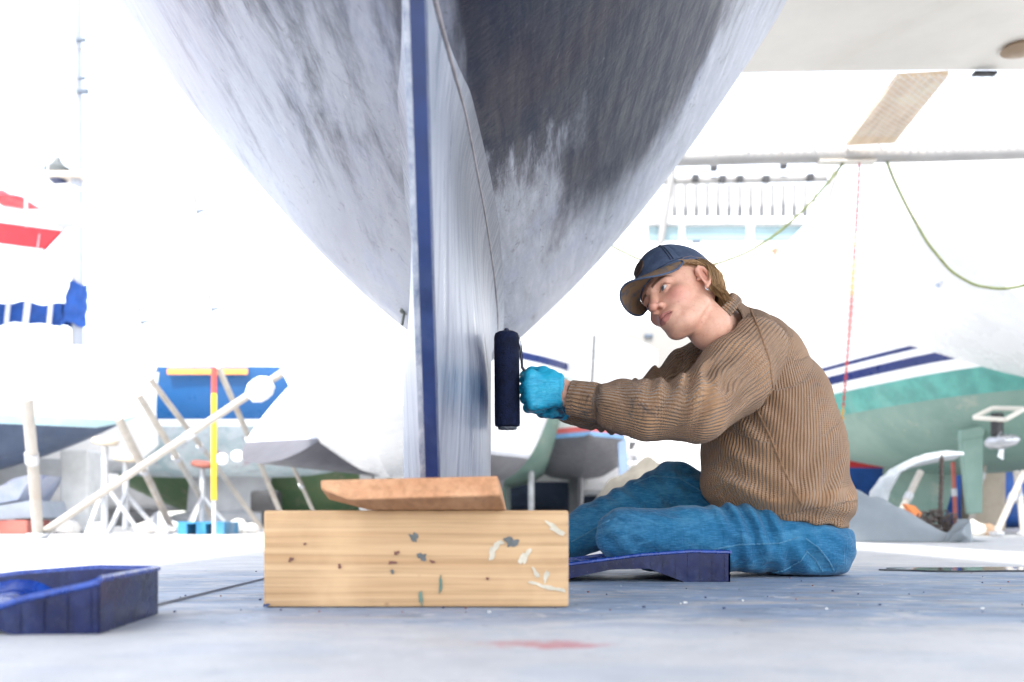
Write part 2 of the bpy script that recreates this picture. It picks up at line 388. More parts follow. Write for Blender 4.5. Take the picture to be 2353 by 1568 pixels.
# ------------------------------------------------------------------ implicit surfaces -> mesh (sparse surface nets)
F32 = np.float32
def nets(f, lo, hi, h, B=6, margin=1.35):
    lo = np.array(lo, float); hi = np.array(hi, float)
    nb = np.ceil((hi-lo)/(h*B)).astype(int)
    I = np.stack(np.meshgrid(*[np.arange(k) for k in nb], indexing='ij'), -1).reshape(-1, 3)
    cen = lo+(I+.5)*h*B
    fc = np.concatenate([f(cen[i:i+200000].astype(F32)) for i in range(0, len(cen), 200000)])
    I = I[np.abs(fc) < h*B*.87*margin]
    g = np.stack(np.meshgrid(*[np.arange(B+1)]*3, indexing='ij'), -1).reshape(-1, 3)
    N = nb*B+2
    key = lambda c: (c[..., 0]*N[1]+c[..., 1])*N[2]+c[..., 2]
    VK, VP, EQ = [], [], []
    CHK = 1000
    for s in range(0, len(I), CHK):
        b = I[s:s+CHK]
        lat = b[:, None, :]*B+g[None]
        P = (lo+lat*h).astype(F32)
        v = f(P.reshape(-1, 3)).reshape(len(b), B+1, B+1, B+1)
        ins = v < 0
        any_ = ins.reshape(len(b), -1).any(1) & ~ins.reshape(len(b), -1).all(1)
        if not any_.any(): continue
        b = b[any_]; v = v[any_]; ins = ins[any_]
        c = [[[ins[:, i:B+i, j:B+j, k:B+k] for k in (0, 1)] for j in (0, 1)] for i in (0, 1)]
        sm = sum(c[i][j][k].astype(np.int8) for i in (0, 1) for j in (0, 1) for k in (0, 1))
        act = np.argwhere((sm > 0) & (sm < 8))
        w = np.stack([[[v[act[:, 0], act[:, 1]+i, act[:, 2]+j, act[:, 3]+k] for k in (0, 1)] for j in (0, 1)] for i in (0, 1)])
        w = w.reshape(2, 2, 2, -1)
        S = np.zeros((len(act), 3)); C = np.zeros(len(act))
        for a in range(3):
            for p in (0, 1):
                for q in (0, 1):
                    ix = [0, 0, 0]; o = [k for k in range(3) if k != a]; ix[o[0]] = p; ix[o[1]] = q
                    i0 = list(ix); i1 = list(ix); i1[a] = 1
                    A, D = w[tuple(i0)], w[tuple(i1)]
                    cr = (A < 0) != (D < 0)
                    t = np.where(cr, A/np.where(cr, A-D, 1), 0)
                    pt = np.zeros((len(act), 3)); pt[:, o[0]] = p; pt[:, o[1]] = q; pt[:, a] = t
                    S += pt*cr[:, None]; C += cr
        cell = b[act[:, 0]]*B+act[:, 1:]
        VK.append(key(cell)); VP.append(lo+(cell+S/np.maximum(C, 1)[:, None])*h)
        for a in range(3):
            o1, o2 = [(1, 2), (2, 0), (0, 1)][a]
            sl0 = [slice(None)]+[slice(0, B)]*3; sl1 = list(sl0); sl1[a+1] = slice(1, B+1)
            A = ins[tuple(sl0)]; D = ins[tuple(sl1)]
            e = np.argwhere(A != D)
            if not len(e): continue
            cc = b[e[:, 0]]*B+e[:, 1:]
            q = []
            for d1, d2 in ((-1, -1), (0, -1), (0, 0), (-1, 0)):
                c2 = cc.copy(); c2[:, o1] += d1; c2[:, o2] += d2; q.append(key(c2))
            q = np.stack(q, 1); flip = ~A[tuple(e.T)]
            q[flip] = q[flip][:, ::-1]; EQ.append(q)
    VK = np.concatenate(VK); VP = np.concatenate(VP); EQ = np.concatenate(EQ)
    o = np.argsort(VK); VK = VK[o]; VP = VP[o]
    ix = np.clip(np.searchsorted(VK, EQ), 0, len(VK)-1)
    ok = (VK[ix] == EQ).all(1)
    return VP, ix[ok]
def smin(a, b, k):
    h = np.clip(.5+.5*(b-a)/k, 0, 1); return b*(1-h)+a*h-k*h*(1-h)
def smax(a, b, k): return -smin(-a, -b, k)
def ln(P): return np.sqrt((P*P).sum(1))
def sph(P, c, r): return ln(P-np.asarray(c, F32))-F32(r)
def cone(P, a, b, ra, rb):
    a = np.asarray(a, F32); b = np.asarray(b, F32); d = b-a
    t = np.clip((P-a)@d/F32(d@d), 0, 1)
    return ln(P-a-t[:, None]*d)-(F32(ra)+t*F32(rb-ra))
def chain(P, pts, rs, k=.01):
    r = None
    for i in range(len(pts)-1):
        c = cone(P, pts[i], pts[i+1], rs[i], rs[i+1]); r = c if r is None else smin(r, c, k)
    return r
def ell(P, c, r, R=None):
    q = P-np.asarray(c, F32)
    if R is not None: q = q@np.asarray(R, F32)
    r = np.asarray(r, F32); a = ln(q/r); b = ln(q/(r*r)); return a*(a-1)/np.maximum(b, 1e-6)
def near(P, c, R, fn):                 # evaluate fn only near c, a safe bound elsewhere
    d = ln(P-np.asarray(c, F32)); out = (d-F32(R))+F32(.03); m = d < R
    if m.any(): out[m] = fn(P[m])
    return out
_rs = np.random.RandomState(5)
_dirs = [(nrm(_rs.normal(size=3)), _rs.uniform(0, 6.28)) for _ in range(40)]
def wob(P, freq, n=7, o=0):            # cheap smooth noise about -1..1
    s = np.zeros(len(P), F32)
    for i in range(n):
        d, ph = _dirs[(i+o) % 40]; s += np.sin(P@(d*freq*(.7+.6*((i*7) % 5)/4)).astype(F32)+F32(ph))
    return s/F32(math.sqrt(n)*1.1)
def gencyl(P, pts, aa, bb, up=(0, 1, 0)):   # elliptical tube along a polyline; bb along `up`, aa across
    pts = np.asarray(pts, F32); up = np.asarray(up, F32)
    best = None
    L = 0
    for i in range(len(pts)-1):
        d = pts[i+1]-pts[i]; l = float(np.linalg.norm(d)); t = (P-pts[i])@d/F32(l*l)
        tc = np.clip(t, 0, 1)
        q = P-pts[i]-tc[:, None]*d
        u = q@up; n_ = np.cross(d/l, up); n_ /= np.linalg.norm(n_)
        v = q@n_.astype(F32); w = q@(d/l).astype(F32)
        a = aa[i]+tc*(aa[i+1]-aa[i]); b = bb[i]+tc*(bb[i+1]-bb[i])
        rr = np.sqrt((v/a)**2+(u/b)**2+(w/np.minimum(a, b))**2)
        dd = (rr-1)*np.minimum(a, b)
        ang = np.arctan2(u/b, v/a); par = L+tc*l
        if best is None: best = [dd, ang, par]
        else:
            m = dd < best[0]; best = [np.where(m, dd, best[0]), np.where(m, ang, best[1]), np.where(m, par, best[2])]
        L += l
    return best

# ------------------------------------------------------------------ the ground
G = []
xs = np.concatenate([np.linspace(-120, -8, 8), np.linspace(-6, 6, 13), np.linspace(8, 120, 8)])
ys = np.concatenate([np.linspace(-60, -4, 6), np.linspace(-2, 12, 15), np.linspace(15, 160, 10)])
g = MB().grid([[(x, y, 0) for x in xs] for y in ys]).build('ground', mat_concrete())
g['kind'] = 'structure'
def gp(x, y): return W(x, y, GZ(y))
a, b = gp(395, 1385), gp(604, 1333); e = b-a; nn = nrm([-e[1], e[0], 0])
a = a-e*.35; b = b+e*3.2
o = MB().prism([a-nn*.002, b-nn*.002, b+nn*.002, a+nn*.002], (0, 0, .001), (0, 0, .0045)).build('slab_joint', plain('joint_filler', (.24, .25, .28), .8)); o['kind'] = 'structure'
# a puddle and the dry rim round it
def blob(cx, cy, rx, ry, z, n=60, s=3):
    r = random.Random(s); ph = [r.uniform(0, 6.28) for _ in range(5)]
    return [(cx+rx*math.cos(q)*(1+.12*math.sin(3*q+ph[0])+.08*math.sin(5*q+ph[1])+.05*math.sin(9*q+ph[2])), cy+ry*math.sin(q)*(1+.15*math.sin(4*q+ph[3])+.1*math.sin(7*q+ph[4])), z) for q in [2*math.pi*k/n for k in range(n)]]
pc = gp(2290, 1311)
n_ = NT('puddle_water'); n_.bump(n_.noise(n_.co, 9, 3), .001, .3)
pm = n_.done((.05, .055, .06, 1), .04, Specular_IOR_Level=.6)
o = MB().prism(blob(pc[0], pc[1], .34, .10, 0), (0, 0, .001), (0, 0, .005)).build('puddle', pm); o['kind'] = 'structure'
# scattered paint flakes and grit
r = random.Random(11); mbs = [MB(), MB(), MB()]
for i in range(150):
    x = r.uniform(-.7, 2.3); y = 1.5+abs(r.gauss(0, .75)); s = r.uniform(.0008, .0026)*(2.4 if r.random() < .05 else 1)
    q = r.uniform(0, 6.28); poly = [(x+s*math.cos(q+k*1.256)*r.uniform(.6, 1.3), y+s*math.sin(q+k*1.256)*r.uniform(.6, 1.3), 0) for k in range(5)]
    mbs[r.choice((0, 0, 0, 1, 2))].prism(poly, (0, 0, .0005), (0, 0, .002+s*.4))
for m_, nm, c, lb in ((mbs[0], 'navy_paint_flakes', (.03, .04, .1), 'small navy paint flakes strewn over the concrete'), (mbs[1], 'pale_grit', (.6, .6, .58), 'pale crumbs of grit strewn over the concrete'), (mbs[2], 'rusty_chips', (.22, .07, .05), 'tiny rust red chips strewn over the concrete')):
    tag(m_.build(nm, plain(nm, c, .7)), lb, 'debris', kind='stuff')

# ------------------------------------------------------------------ the yacht being painted
KX = -.142                              # centre plane
def kc(y): return KX-.016*(y-1.6)       # the boat lies a touch off the view axis
YS = [-.95, .5, 1.0, 1.5, 2.0, 2.5, 3.0, 3.5, 4.0, 4.4, 4.8, 5.2, 5.6, 6.0, 6.4, 6.8, 7.1, 7.3]
ZB = [1.20, .96, .93, .90, .895, .88, .855, .815, .78, .79, .84, .92, 1.03, 1.18, 1.38, 1.66, 1.95, 2.20]
BM = [.82, .97, .99, 1.0, 1.0, 1.0, 1.0, 1.0, 1.0, .985, .95, .89, .80, .68, .52, .32, .14, .03]
ZS = 2.72
_SO = np.linspace(0, 1, 34)
def section(y):
    zb = np.interp(y, YS, ZB); m = np.interp(y, YS, BM); top = ZS+.012*(y-2)**2*(.5 if y > 2 else .3)
    H = top-zb; out = []
    for s in _SO:
        o_ = 1.42*s; h = .61*o_+.345*o_*o_                       # slack round bilge
        if s > .9: h += (s-.9)**2*14
        out.append((o_*m*(1-.10*max(0, s-.82)/.18*0), h))
    hm = out[-1][1]
    k = H/hm if H < hm else 1.0
    pts = [(o_, zb+h*k) for o_, h in out]
    if k == 1.0 and pts[-1][1] < top-.02: pts.append((pts[-1][0]+.02*m, top))
    else: pts.append((pts[-1][0]+.005, pts[-1][1]+.01))
    return pts
yc = np.concatenate([np.linspace(-.95, 1, 14), np.linspace(1.12, 5, 40), np.linspace(5.1, 7.3, 26)])
secs = [section(y) for y in yc]
WLZ = 1e9
yacht = empty('sailing_yacht', (kc(2.5), 2.6, .2), 'large sailing yacht overhead with streaky navy and grey hull bottom, being painted', 'sailboat')
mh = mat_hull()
ROLL = math.radians(1.4)
def hp_(y, sg, p):                     # the hull heels a few degrees to port on its props
    zb = np.interp(y, YS, ZB); x, z = sg*p[0], p[1]-zb; w = 1-math.exp(-((abs(x)+z)/.25)**2); c, s_ = math.cos(ROLL*w), math.sin(ROLL*w)
    return (kc(y)+x*c-z*s_, y, zb+x*s_+z*c)
hb = MB().grid([[hp_(y, sg, p) for sg, p in ([(-1, p) for p in reversed(S)]+[(1, p) for p in S[1:]])] for y, S, s in zip(yc, secs, [1]*len(yc))])
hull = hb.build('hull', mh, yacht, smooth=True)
dk = MB().grid([[hp_(y, -1, (S[-1][0]*.985, S[-1][1]-.03)), hp_(y, 1, (0, S[-1][1]+.06)), hp_(y, 1, (S[-1][0]*.985, S[-1][1]-.03))] for y, S in zip(yc, secs)]).build('deck', WHITE(), yacht)
S0 = secs[0]
MB().add([hp_(-.95, sg, p) for sg, p in ([(-1, p) for p in reversed(S0)]+[(1, p) for p in S0[1:]])], [tuple(range(2*len(S0)-1))]).build('transom', WHITE(), yacht)
# keel: a foil section, its blunt aft edge turned to the camera
KZ0, KTOP = .2094, 1.0
def keel_y0(z): return 1.75-.50*(z-.2)           # raked aft edge
def keel_y1(z): return 3.55+.95*(z-.2)
def keel_t(u, z):                                 # half thickness, u 0..1 from aft edge to nose
    w = min(1, max(0, (z-.45)/.4)); um = .40+.42*w
    t = .0165+.0865*math.sin(min(1, u/um)*math.pi/2)**1.15 if u < um else .103*math.sqrt(max(0, 1-((u-um)/(1-um))**2.2))
    y = keel_y0(z)+u*(keel_y1(z)-keel_y0(z))
    fl = min(1.15, max(0, (z-np.interp(y, YS, ZB)+.20)/.24))       # fillet into the hull
    return t+.028*fl**3*min(1, u*6)
us = np.concatenate([np.linspace(0, .45, 26), np.linspace(.47, 1, 22)]); zs = np.concatenate([np.linspace(KZ0, .6, 10), np.linspace(.63, KTOP, 16)])
km = mat_keel()
ring = []
for z in zs:
    y0, y1 = keel_y0(z), keel_y1(z)
    R_ = [(kc(y0+u*(y1-y0))+keel_t(u, z), y0+u*(y1-y0), z) for u in us]; Lf = [(kc(y0+u*(y1-y0))-keel_t(u, z), y0+u*(y1-y0), z) for u in us[::-1]]
    ring.append(R_+Lf)
kb = MB().grid(ring, closed=True); n0 = len(ring[0]); kb.f.append(tuple(range(n0)))
keel = kb.build('keel', km, yacht, smooth=True)
# the navy strip down the aft edge of the keel and the pale sealed bead beside it
zz = np.linspace(KZ0, 1.0, 18)
st = MB().grid([[(kc(keel_y0(z))-.0062, keel_y0(z)+.001, z), (kc(keel_y0(z))-.0060, keel_y0(z)-.0035, z), (kc(keel_y0(z))+.0145, keel_y0(z)-.0035, z), (kc(keel_y0(z))+.0182, keel_y0(z)+.005, z)] for z in zz]).build('keel_edge', plain('navy_edge', (.005, .022, .10), .4, .3, 9, dirt=(.1, .14, .25), dirt_amt=.25), yacht, smooth=True)
# bead of filler where keel meets hull
for sg in (1,):
    pts = []
    for y in np.linspace(1.42, 4.0, 40):
        zt = np.interp(y, YS, ZB)-.01; u = min(1, max(0, (y-keel_y0(zt))/(keel_y1(zt)-keel_y0(zt))))
        t = keel_t(u, zt)
        pts.append((kc(y)+sg*(t+.004), y, np.interp(y, YS, ZB)+.012))
    MB().tube(pts, .0045, 8).build('filler_bead', plain('filler_bead', (.30, .27, .28), .6, .3, 14), yacht, smooth=True)
# through-hull transducer low on the port side
tp = W(935, 722, 3.85)
f_ = MB(); f_.lathe([(.028, 0), (.028, .012), (.02, .014)], tp+np.array([0, 0, .02]), (0, -.3, -1)); f_.tube([tp+np.array([-.012, 0, .0]), tp+np.array([-.018, -.01, -.045])], .006); f_.tube([tp+np.array([.012, 0, 0]), tp+np.array([.01, -.01, -.04])], .005)
f_.build('hull_fitting', plain('bronze_fitting', (.16, .17, .15), .4, metal=.7), yacht, smooth=True)

# ------------------------------------------------------------------ timber under the keel
D0 = 1.61
bl, br = W(605, 1397, D0), W(1307, 1397, D0)
bx0, bx1, bz = bl[0], br[0], CH+(HY-1173)/FPX*D0
tb = MB().box((bx0, D0, .001), (bx1, D0+.17, bz), bev=.005).build('timber_block', mat_wood('pine_timber', (.44, .265, .132, 1), (.56, .375, .21, 1)))
tag(tb, 'thick square-cut pine timber lying under the keel with paint spots', 'timber')
sp = random.Random(4)
SPN_ = [0]
def splat(px, py, w, h, mat, par, nm, rot=0, d=D0-.0012):
    SPN_[0] += 1; d = d-.00008*SPN_[0]
    c = W(px, py, d); poly = []; ph = [sp.uniform(0, 6.28) for _ in range(5)]
    for k in range(30):
        q = 2*math.pi*k/30; e = 1+.28*math.sin(2*q+ph[0])+.20*math.sin(3*q+ph[1])+.14*math.sin(5*q+ph[2])+.08*math.sin(8*q+ph[3])
        x = w*math.copysign(abs(math.cos(q))**.8, math.cos(q))*e; z = h*math.copysign(abs(math.sin(q))**.8, math.sin(q))*e
        poly.append((min(bx1-.006, c[0]+x*math.cos(rot)-z*math.sin(rot)), d, c[2]+x*math.sin(rot)+z*math.cos(rot)))
    MB().prism(poly, (0, 0, 0), (0, .004, 0)).build(nm, mat, par)
gy = plain('grey_paint_spot', (.11, .12, .12), .7, .3, 60); cr = plain('cream_filler_smear', (.52, .47, .37), .7, .2, 40); tl = plain('teal_paint_mark', (.12, .19, .15), .7, .3, 60); rs = plain('resin_spot', (.14, .05, .035), .5)
for a_ in ((951, 1235, .006, .010, gy, .5), (970, 1280, .007, .008, gy, 0), (1175, 1246, .012, .009, gy, .2), (1134, 1266, .007, .016, cr, -.25), (1147, 1248, .007, .005, cr, .4), (1206, 1280, .006, .018, cr, -.45), (1277, 1216, .019, .006, cr, -.5), (1246, 1346, .020, .004, cr, -.25), (1231, 1317, .004, .010, cr, .3), (1255, 1325, .0035, .013, cr, -.4), (1282, 1355, .016, .004, cr, -.15), (1012, 1343, .0022, .018, tl, 0), (967, 1374, .003, .014, tl, 0), (911, 1271, .004, .004, rs, 0), (901, 1293, .006, .0035, rs, 0), (901, 1314, .0035, .0035, gy, 0), (668, 1286, .004, .004, rs, 0), (780, 1302, .003, .004, rs, .5), (993, 1291, .004, .003, rs, 0), (700, 1250, .002, .002, rs, 0), (1120, 1330, .002, .003, rs, 0), (611, 1391, .005, .003, plain('navy_smear', (.02, .04, .12), .4), 0)):
    splat(a_[0], a_[1], a_[2]*.85, a_[3]*.85, a_[4], tb, 'paint_spot', a_[5])
# plank laid on top, with a sawn end towards the camera and bevelled under-edge
pz = bz+.0006; dF = 1.515; sF = FPX/dF
def X_(px, d): return (px-CX)/FPX*d
def Z_(py, d): return CH+(HY-py)/FPX*d
zt = Z_(1094, dF); zc = Z_(1140, dF); yb = 2.02
V = [(X_(733, dF), dF+.01, zt-.006), (X_(1144, dF), dF, zt), (X_(1150, dF), dF, zc), (X_(800, dF), dF+.004, zc-.006), (X_(735, dF), dF+.01, zc+.010),
     (X_(1162, D0), D0-.006, pz), (X_(848, D0), D0-.006, pz), (X_(748, D0), D0+.02, pz+.018),
     (X_(733, dF), yb, zt-.006), (X_(1144, dF), yb, zt), (X_(1162, D0), yb, pz), (X_(848, D0), yb, pz), (X_(748, D0), yb, pz+.018)]
Fc = [(0, 4, 3, 2, 1), (3, 6, 5, 2), (4, 7, 6, 3), (0, 8, 12, 7, 4), (7, 12, 11, 6), (6, 11, 10, 5), (1, 2, 5, 10, 9), (0, 1, 9, 8), (8, 9, 10, 11, 12)]
pk = MB().add(V, Fc).build('plank', mat_wood('larch_plank', (.44, .215, .105, 1), (.56, .31, .17, 1), 'Y', 40, False), bev=.003)
tag(pk, 'short reddish plank lying between the pine timber and the keel', 'plank')
KZ_top = zt

# ------------------------------------------------------------------ paint trays
wetm = mat_wet('wet_navy_paint', (.003, .028, .20, 1), (.008, .060, .34, 1)); traym = plain('navy_tray_plastic', (.003, .009, .060), .24, .4, 20, dirt=(.07, .11, .26), dirt_amt=.3, spec=.30)
def tray(loc, rz, wd_, label, drop=0.0):
    # local: x towards the shallow end (negative), y across; the deep well is at x = 0
    t = empty('paint_tray', loc, label, 'paint tray', 'paint trays on the concrete', rz)
    top = [(0, .066), (-.09, .068), (-.20, .060), (-.30, .047), (-.40, .034)]
    bot = [(0, 0), (-.105, 0), (-.185, .030), (-.27, .028), (-.34, .014), (-.40, 0)]
    M = Matrix.Translation(Vector([float(q) for q in loc])) @ Matrix.Rotation(rz, 4, 'Z')
    def tr(p): return tuple(M@Vector(p))
    ft = lambda x: np.interp(-x, [-q[0] for q in top], [q[1] for q in top]); fb = lambda x: np.interp(-x, [-q[0] for q in bot], [q[1] for q in bot])
    xs_ = np.unique(np.round(np.concatenate([np.linspace(-.40, 0, 33), [-.105, -.185]]), 4)); body = MB()
    th = .004
    near_ = lambda x: max(.030, ft(x)-.004-drop*abs(x)) if drop else ft(x)
    def wall(y0, y1, ft=ft):
        for A, B_ in zip(xs_[:-1], xs_[1:]):
            body.add([tr(p) for p in ((A, y0, fb(A)), (B_, y0, fb(B_)), (B_, y0, ft(B_)), (A, y0, ft(A)), (A, y1, fb(A)), (B_, y1, fb(B_)), (B_, y1, ft(B_)), (A, y1, ft(A)))], [(0, 1, 2, 3), (7, 6, 5, 4), (3, 2, 6, 7), (0, 4, 5, 1)])
    wall(0, th, near_); wall(wd_-th, wd_)
    body.box((-th, 0, 0), (0, wd_, ft(0)), R=np.array(M.to_3x3()), c=loc); body.box((-.40, 0, 0), (-.40+th, wd_, .034), R=np.array(M.to_3x3()), c=loc)
    for i_ in range(7):                        # moulded ribs on the near wall and end
        x = -.012-.028*i_
        body.box((x-.0015, -.002, fb(x)+.004), (x+.0015, 0, near_(x)-.004), R=np.array(M.to_3x3()), c=loc)
    body.build('tray_body', traym, t)
    fl = MB().grid([[tr((x, y, fb(x)+th)) for y in (th, wd_-th)] for x in xs_]); fl.build('tray_floor', traym, t, smooth=True)
    rim = MB()
    for y, ff in ((0, near_), (wd_, ft)): rim.tube([tr((x, y, ff(x)+.002)) for x in xs_], .004, 6)
    rim.tube([tr((0, y, ft(0)+.002)) for y in (0, wd_)], .004, 6)
    rim.build('rolled_rim', wetm, t, smooth=True)
    r = random.Random(int(wd_*1000)); Gd = []
    for x in np.linspace(-.385, -.006, 60):
        row = []
        for y in np.linspace(th, wd_-th, 30):
            e = (y-wd_/2)/(wd_/2); rip = .0010*math.sin(x*160+y*60)+.0008*math.sin(x*70-y*110)+r.uniform(-.0002, .0002)
            if drop: z = min(.059, max(fb(x)+.006, near_(x)-.006))+rip+.020*max(0, e)**7
            else: z = max(fb(x)+.009, .030)+.009*(ft(x)-fb(x))/.04+rip+.012*abs(e)**6
            row.append(tr((x, y, z)))
        Gd.append(row)
    MB().grid(Gd).build('wet_paint', wetm, t, smooth=True)
    return t
tr_d = GZ(1338)
tray((X_(1678, tr_d), tr_d, .0005), 0, .24, 'navy paint tray beside the knee, half behind the pine timber')
tray((-.511, 1.235, .0005), math.radians(5), .27, 'glossy navy paint tray in left foreground with wet paint inside', .24)

# ------------------------------------------------------------------ paint roller
RD = 2.36
rt_, rb_ = W(1164, 763, RD), W(1166, 981, RD)
ax = nrm(rt_-rb_); Lr = float(np.linalg.norm(rt_-rb_))
rol = empty('paint_roller', rb_, 'navy soaked paint roller pressed against the side of the keel', 'paint roller')
n_ = NT('soaked_nap'); n_.bump(n_.noise(n_.co, 300, 4), .004, 1); nap = n_.done(n_.mix(n_.ramp(n_.noise(n_.co, 40, 4), .3, .7), (.0035, .006, .022, 1), (.006, .012, .045, 1)), .75, Specular_IOR_Level=.25)
R0 = .0300
MB().lathe([(R0-.006, 0), (R0-.001, .002), (R0, .008), (R0, Lr-.014), (R0-.003, Lr-.004), (R0-.010, Lr)], rb_, ax, 40).build('roller_sleeve', nap, rol, smooth=True)
ec = MB(); ec.lathe([(R0-.007, -.001), (R0-.008, -.006), (.010, -.004), (.006, -.008)], rb_, ax, 28)
for k in range(4):
    q = k*math.pi/4; ec.tube([rb_-ax*.005+np.array([math.cos(q)*.02, math.sin(q)*.02, 0]), rb_-ax*.005-np.array([math.cos(q)*.02, math.sin(q)*.02, 0])], .0022, 6)
ec.build('end_cap', plain('roller_cap', (.10, .11, .13), .3, .5, 60), rol, smooth=True)
MB().lathe([(.006, -.002), (.007, .003), (.005, .008), (.002, .009)], rt_, ax, 16).build('axle_nut', plain('axle_nut', (.02, .025, .06), .25), rol, smooth=True)
wp = [rt_+ax*.004, rt_+np.array([.012, .015, .004]), W(1190, 772, 2.385), W(1196, 795, 2.385), W(1200, 845, 2.375), W(1217, 868, 2.36)]
MB().tube(wp, .0036, 8).build('wire_frame', plain('wire_steel', (.35, .36, .38), .25, metal=.9, dirt=(.02, .03, .1), dirt_amt=.7), rol, smooth=True)
h0, h1 = W(1215, 862, 2.358), W(1268, 978, 2.40)
h0 = np.array(h0); h1 = np.array(h0)+ (np.array(W(1262, 955, 2.41))-h0)
MB().lathe([(.008, 0), (.0125, .01), (.014, .05), (.0125, .09), (.013, float(np.linalg.norm(h1-h0)))], h0, h1-h0, 16).build('handle', plain('roller_handle', (.02, .04, .12), .4), rol, smooth=True)
HD0, HD1 = h0, h1

# ------------------------------------------------------------------ the person
HO = np.array([.4214, 2.472, .6882])                       # head centre, between the ears
HS = np.array([.4407, -.7123, .5462]); HF = np.array([-.8207, -.5662, -.0762])   # head left, head forward
HF = nrm(HF); HS = nrm(HS-HF*np.dot(HS, HF)); HU = np.cross(HF, -HS)*1.0
if HU[2] < 0: HU = -HU
HR = np.stack([-HS, HF, HU], 1)                              # columns: right, forward, up
def hw(p): return HO+HR@np.asarray(p, float)                 # head-local -> world
def hl(P): return ((P-HO.astype(F32))@HR.astype(F32))        # world -> head-local
# skeleton
PEL = W(1838, 1245, 2.62); NKB = W(1656, 746, 2.575)
SHL, ELL, WRL = W(1738, 805, 2.45), W(1592, 945, 2.295), W(1306, 908, 2.335)
SHR, ELR, WRR = W(1690, 800, 2.80), W(1492, 925, 2.72), W(1312, 938, 2.46)
HIL, KNL, ANL = W(1828, 1250, 2.53), W(1432, 1230, 2.42), W(1575, 1275, 2.74)
HIR, KNR, ANR = W(1815, 1240, 2.74), W(1548, 1118, 2.80), W(1228, 1285, 2.66)
def hand_pts():
    fl = []
    for i in range(4):
        m = W(1219+(0, -3, 0, 6)[i], 864+i*22, 2.327); s = (1, 1.06, 1, .82)[i]
        p = m+np.array([-.013, .036, -.004])*s; d = p+np.array([.024, .017, -.002])*s; t = d+np.array([.019, -.012, 0])*s
        fl.append(([m, p, d, t], [.0128-.0012*(i == 3), .0112, .0100, .0088]))
    th = ([W(1278, 882, 2.345), W(1248, 858, 2.352), W(1222, 856, 2.366), W(1205, 862, 2.380)], [.0175, .0150, .0125, .0100])
    return fl, th
def hand_l(P, off=0.0):
    fl, th = hand_pts(); wr = W(1300, 903, 2.337); r = gencyl(P, [W(1316, 908, 2.338), W(1296, 902, 2.337), W(1262, 893, 2.338)], [.031, .032, .040], [.024, .0215, .020])[0]
    for i, (p, q) in enumerate(fl):
        r = smin(r, cone(P, W(1272, 882+i*10, 2.337), p[0], .0165, .0140), .014)
    r2 = None
    for p, q in fl:
        c = chain(P, p, q, .004); r2 = c if r2 is None else np.minimum(r2, c)
    r = smin(r, r2, .007); r = smin(r, chain(P, th[0], th[1], .006), .008)
    return r-F32(off)
def hand_r(P, off=0.0):
    c = W(1268, 925, 2.425); r = gencyl(P, [W(1322, 940, 2.47), W(1300, 934, 2.45), W(1272, 922, 2.43)], [.03, .031, .038], [.024, .022, .02])[0]
    for i in range(4):
        m = W(1238+i*3, 893+i*17, 2.435); p = m+np.array([-.004, -.030, -.008]); d = p+np.array([.026, -.012, -.004]); t = d+np.array([.020, .006, -.001])
        r = smin(r, cone(P, W(1290, 915+i*8, 2.44), m, .016, .0135), .012)
        r = smin(r, chain(P, [m, p, d, t], [.0125, .011, .010, .009], .004), .005)
    r = smin(r, chain(P, [W(1290, 905, 2.43), W(1268, 888, 2.41), W(1245, 882, 2.395)], [.016, .014, .011]), .008)
    return r-F32(off)
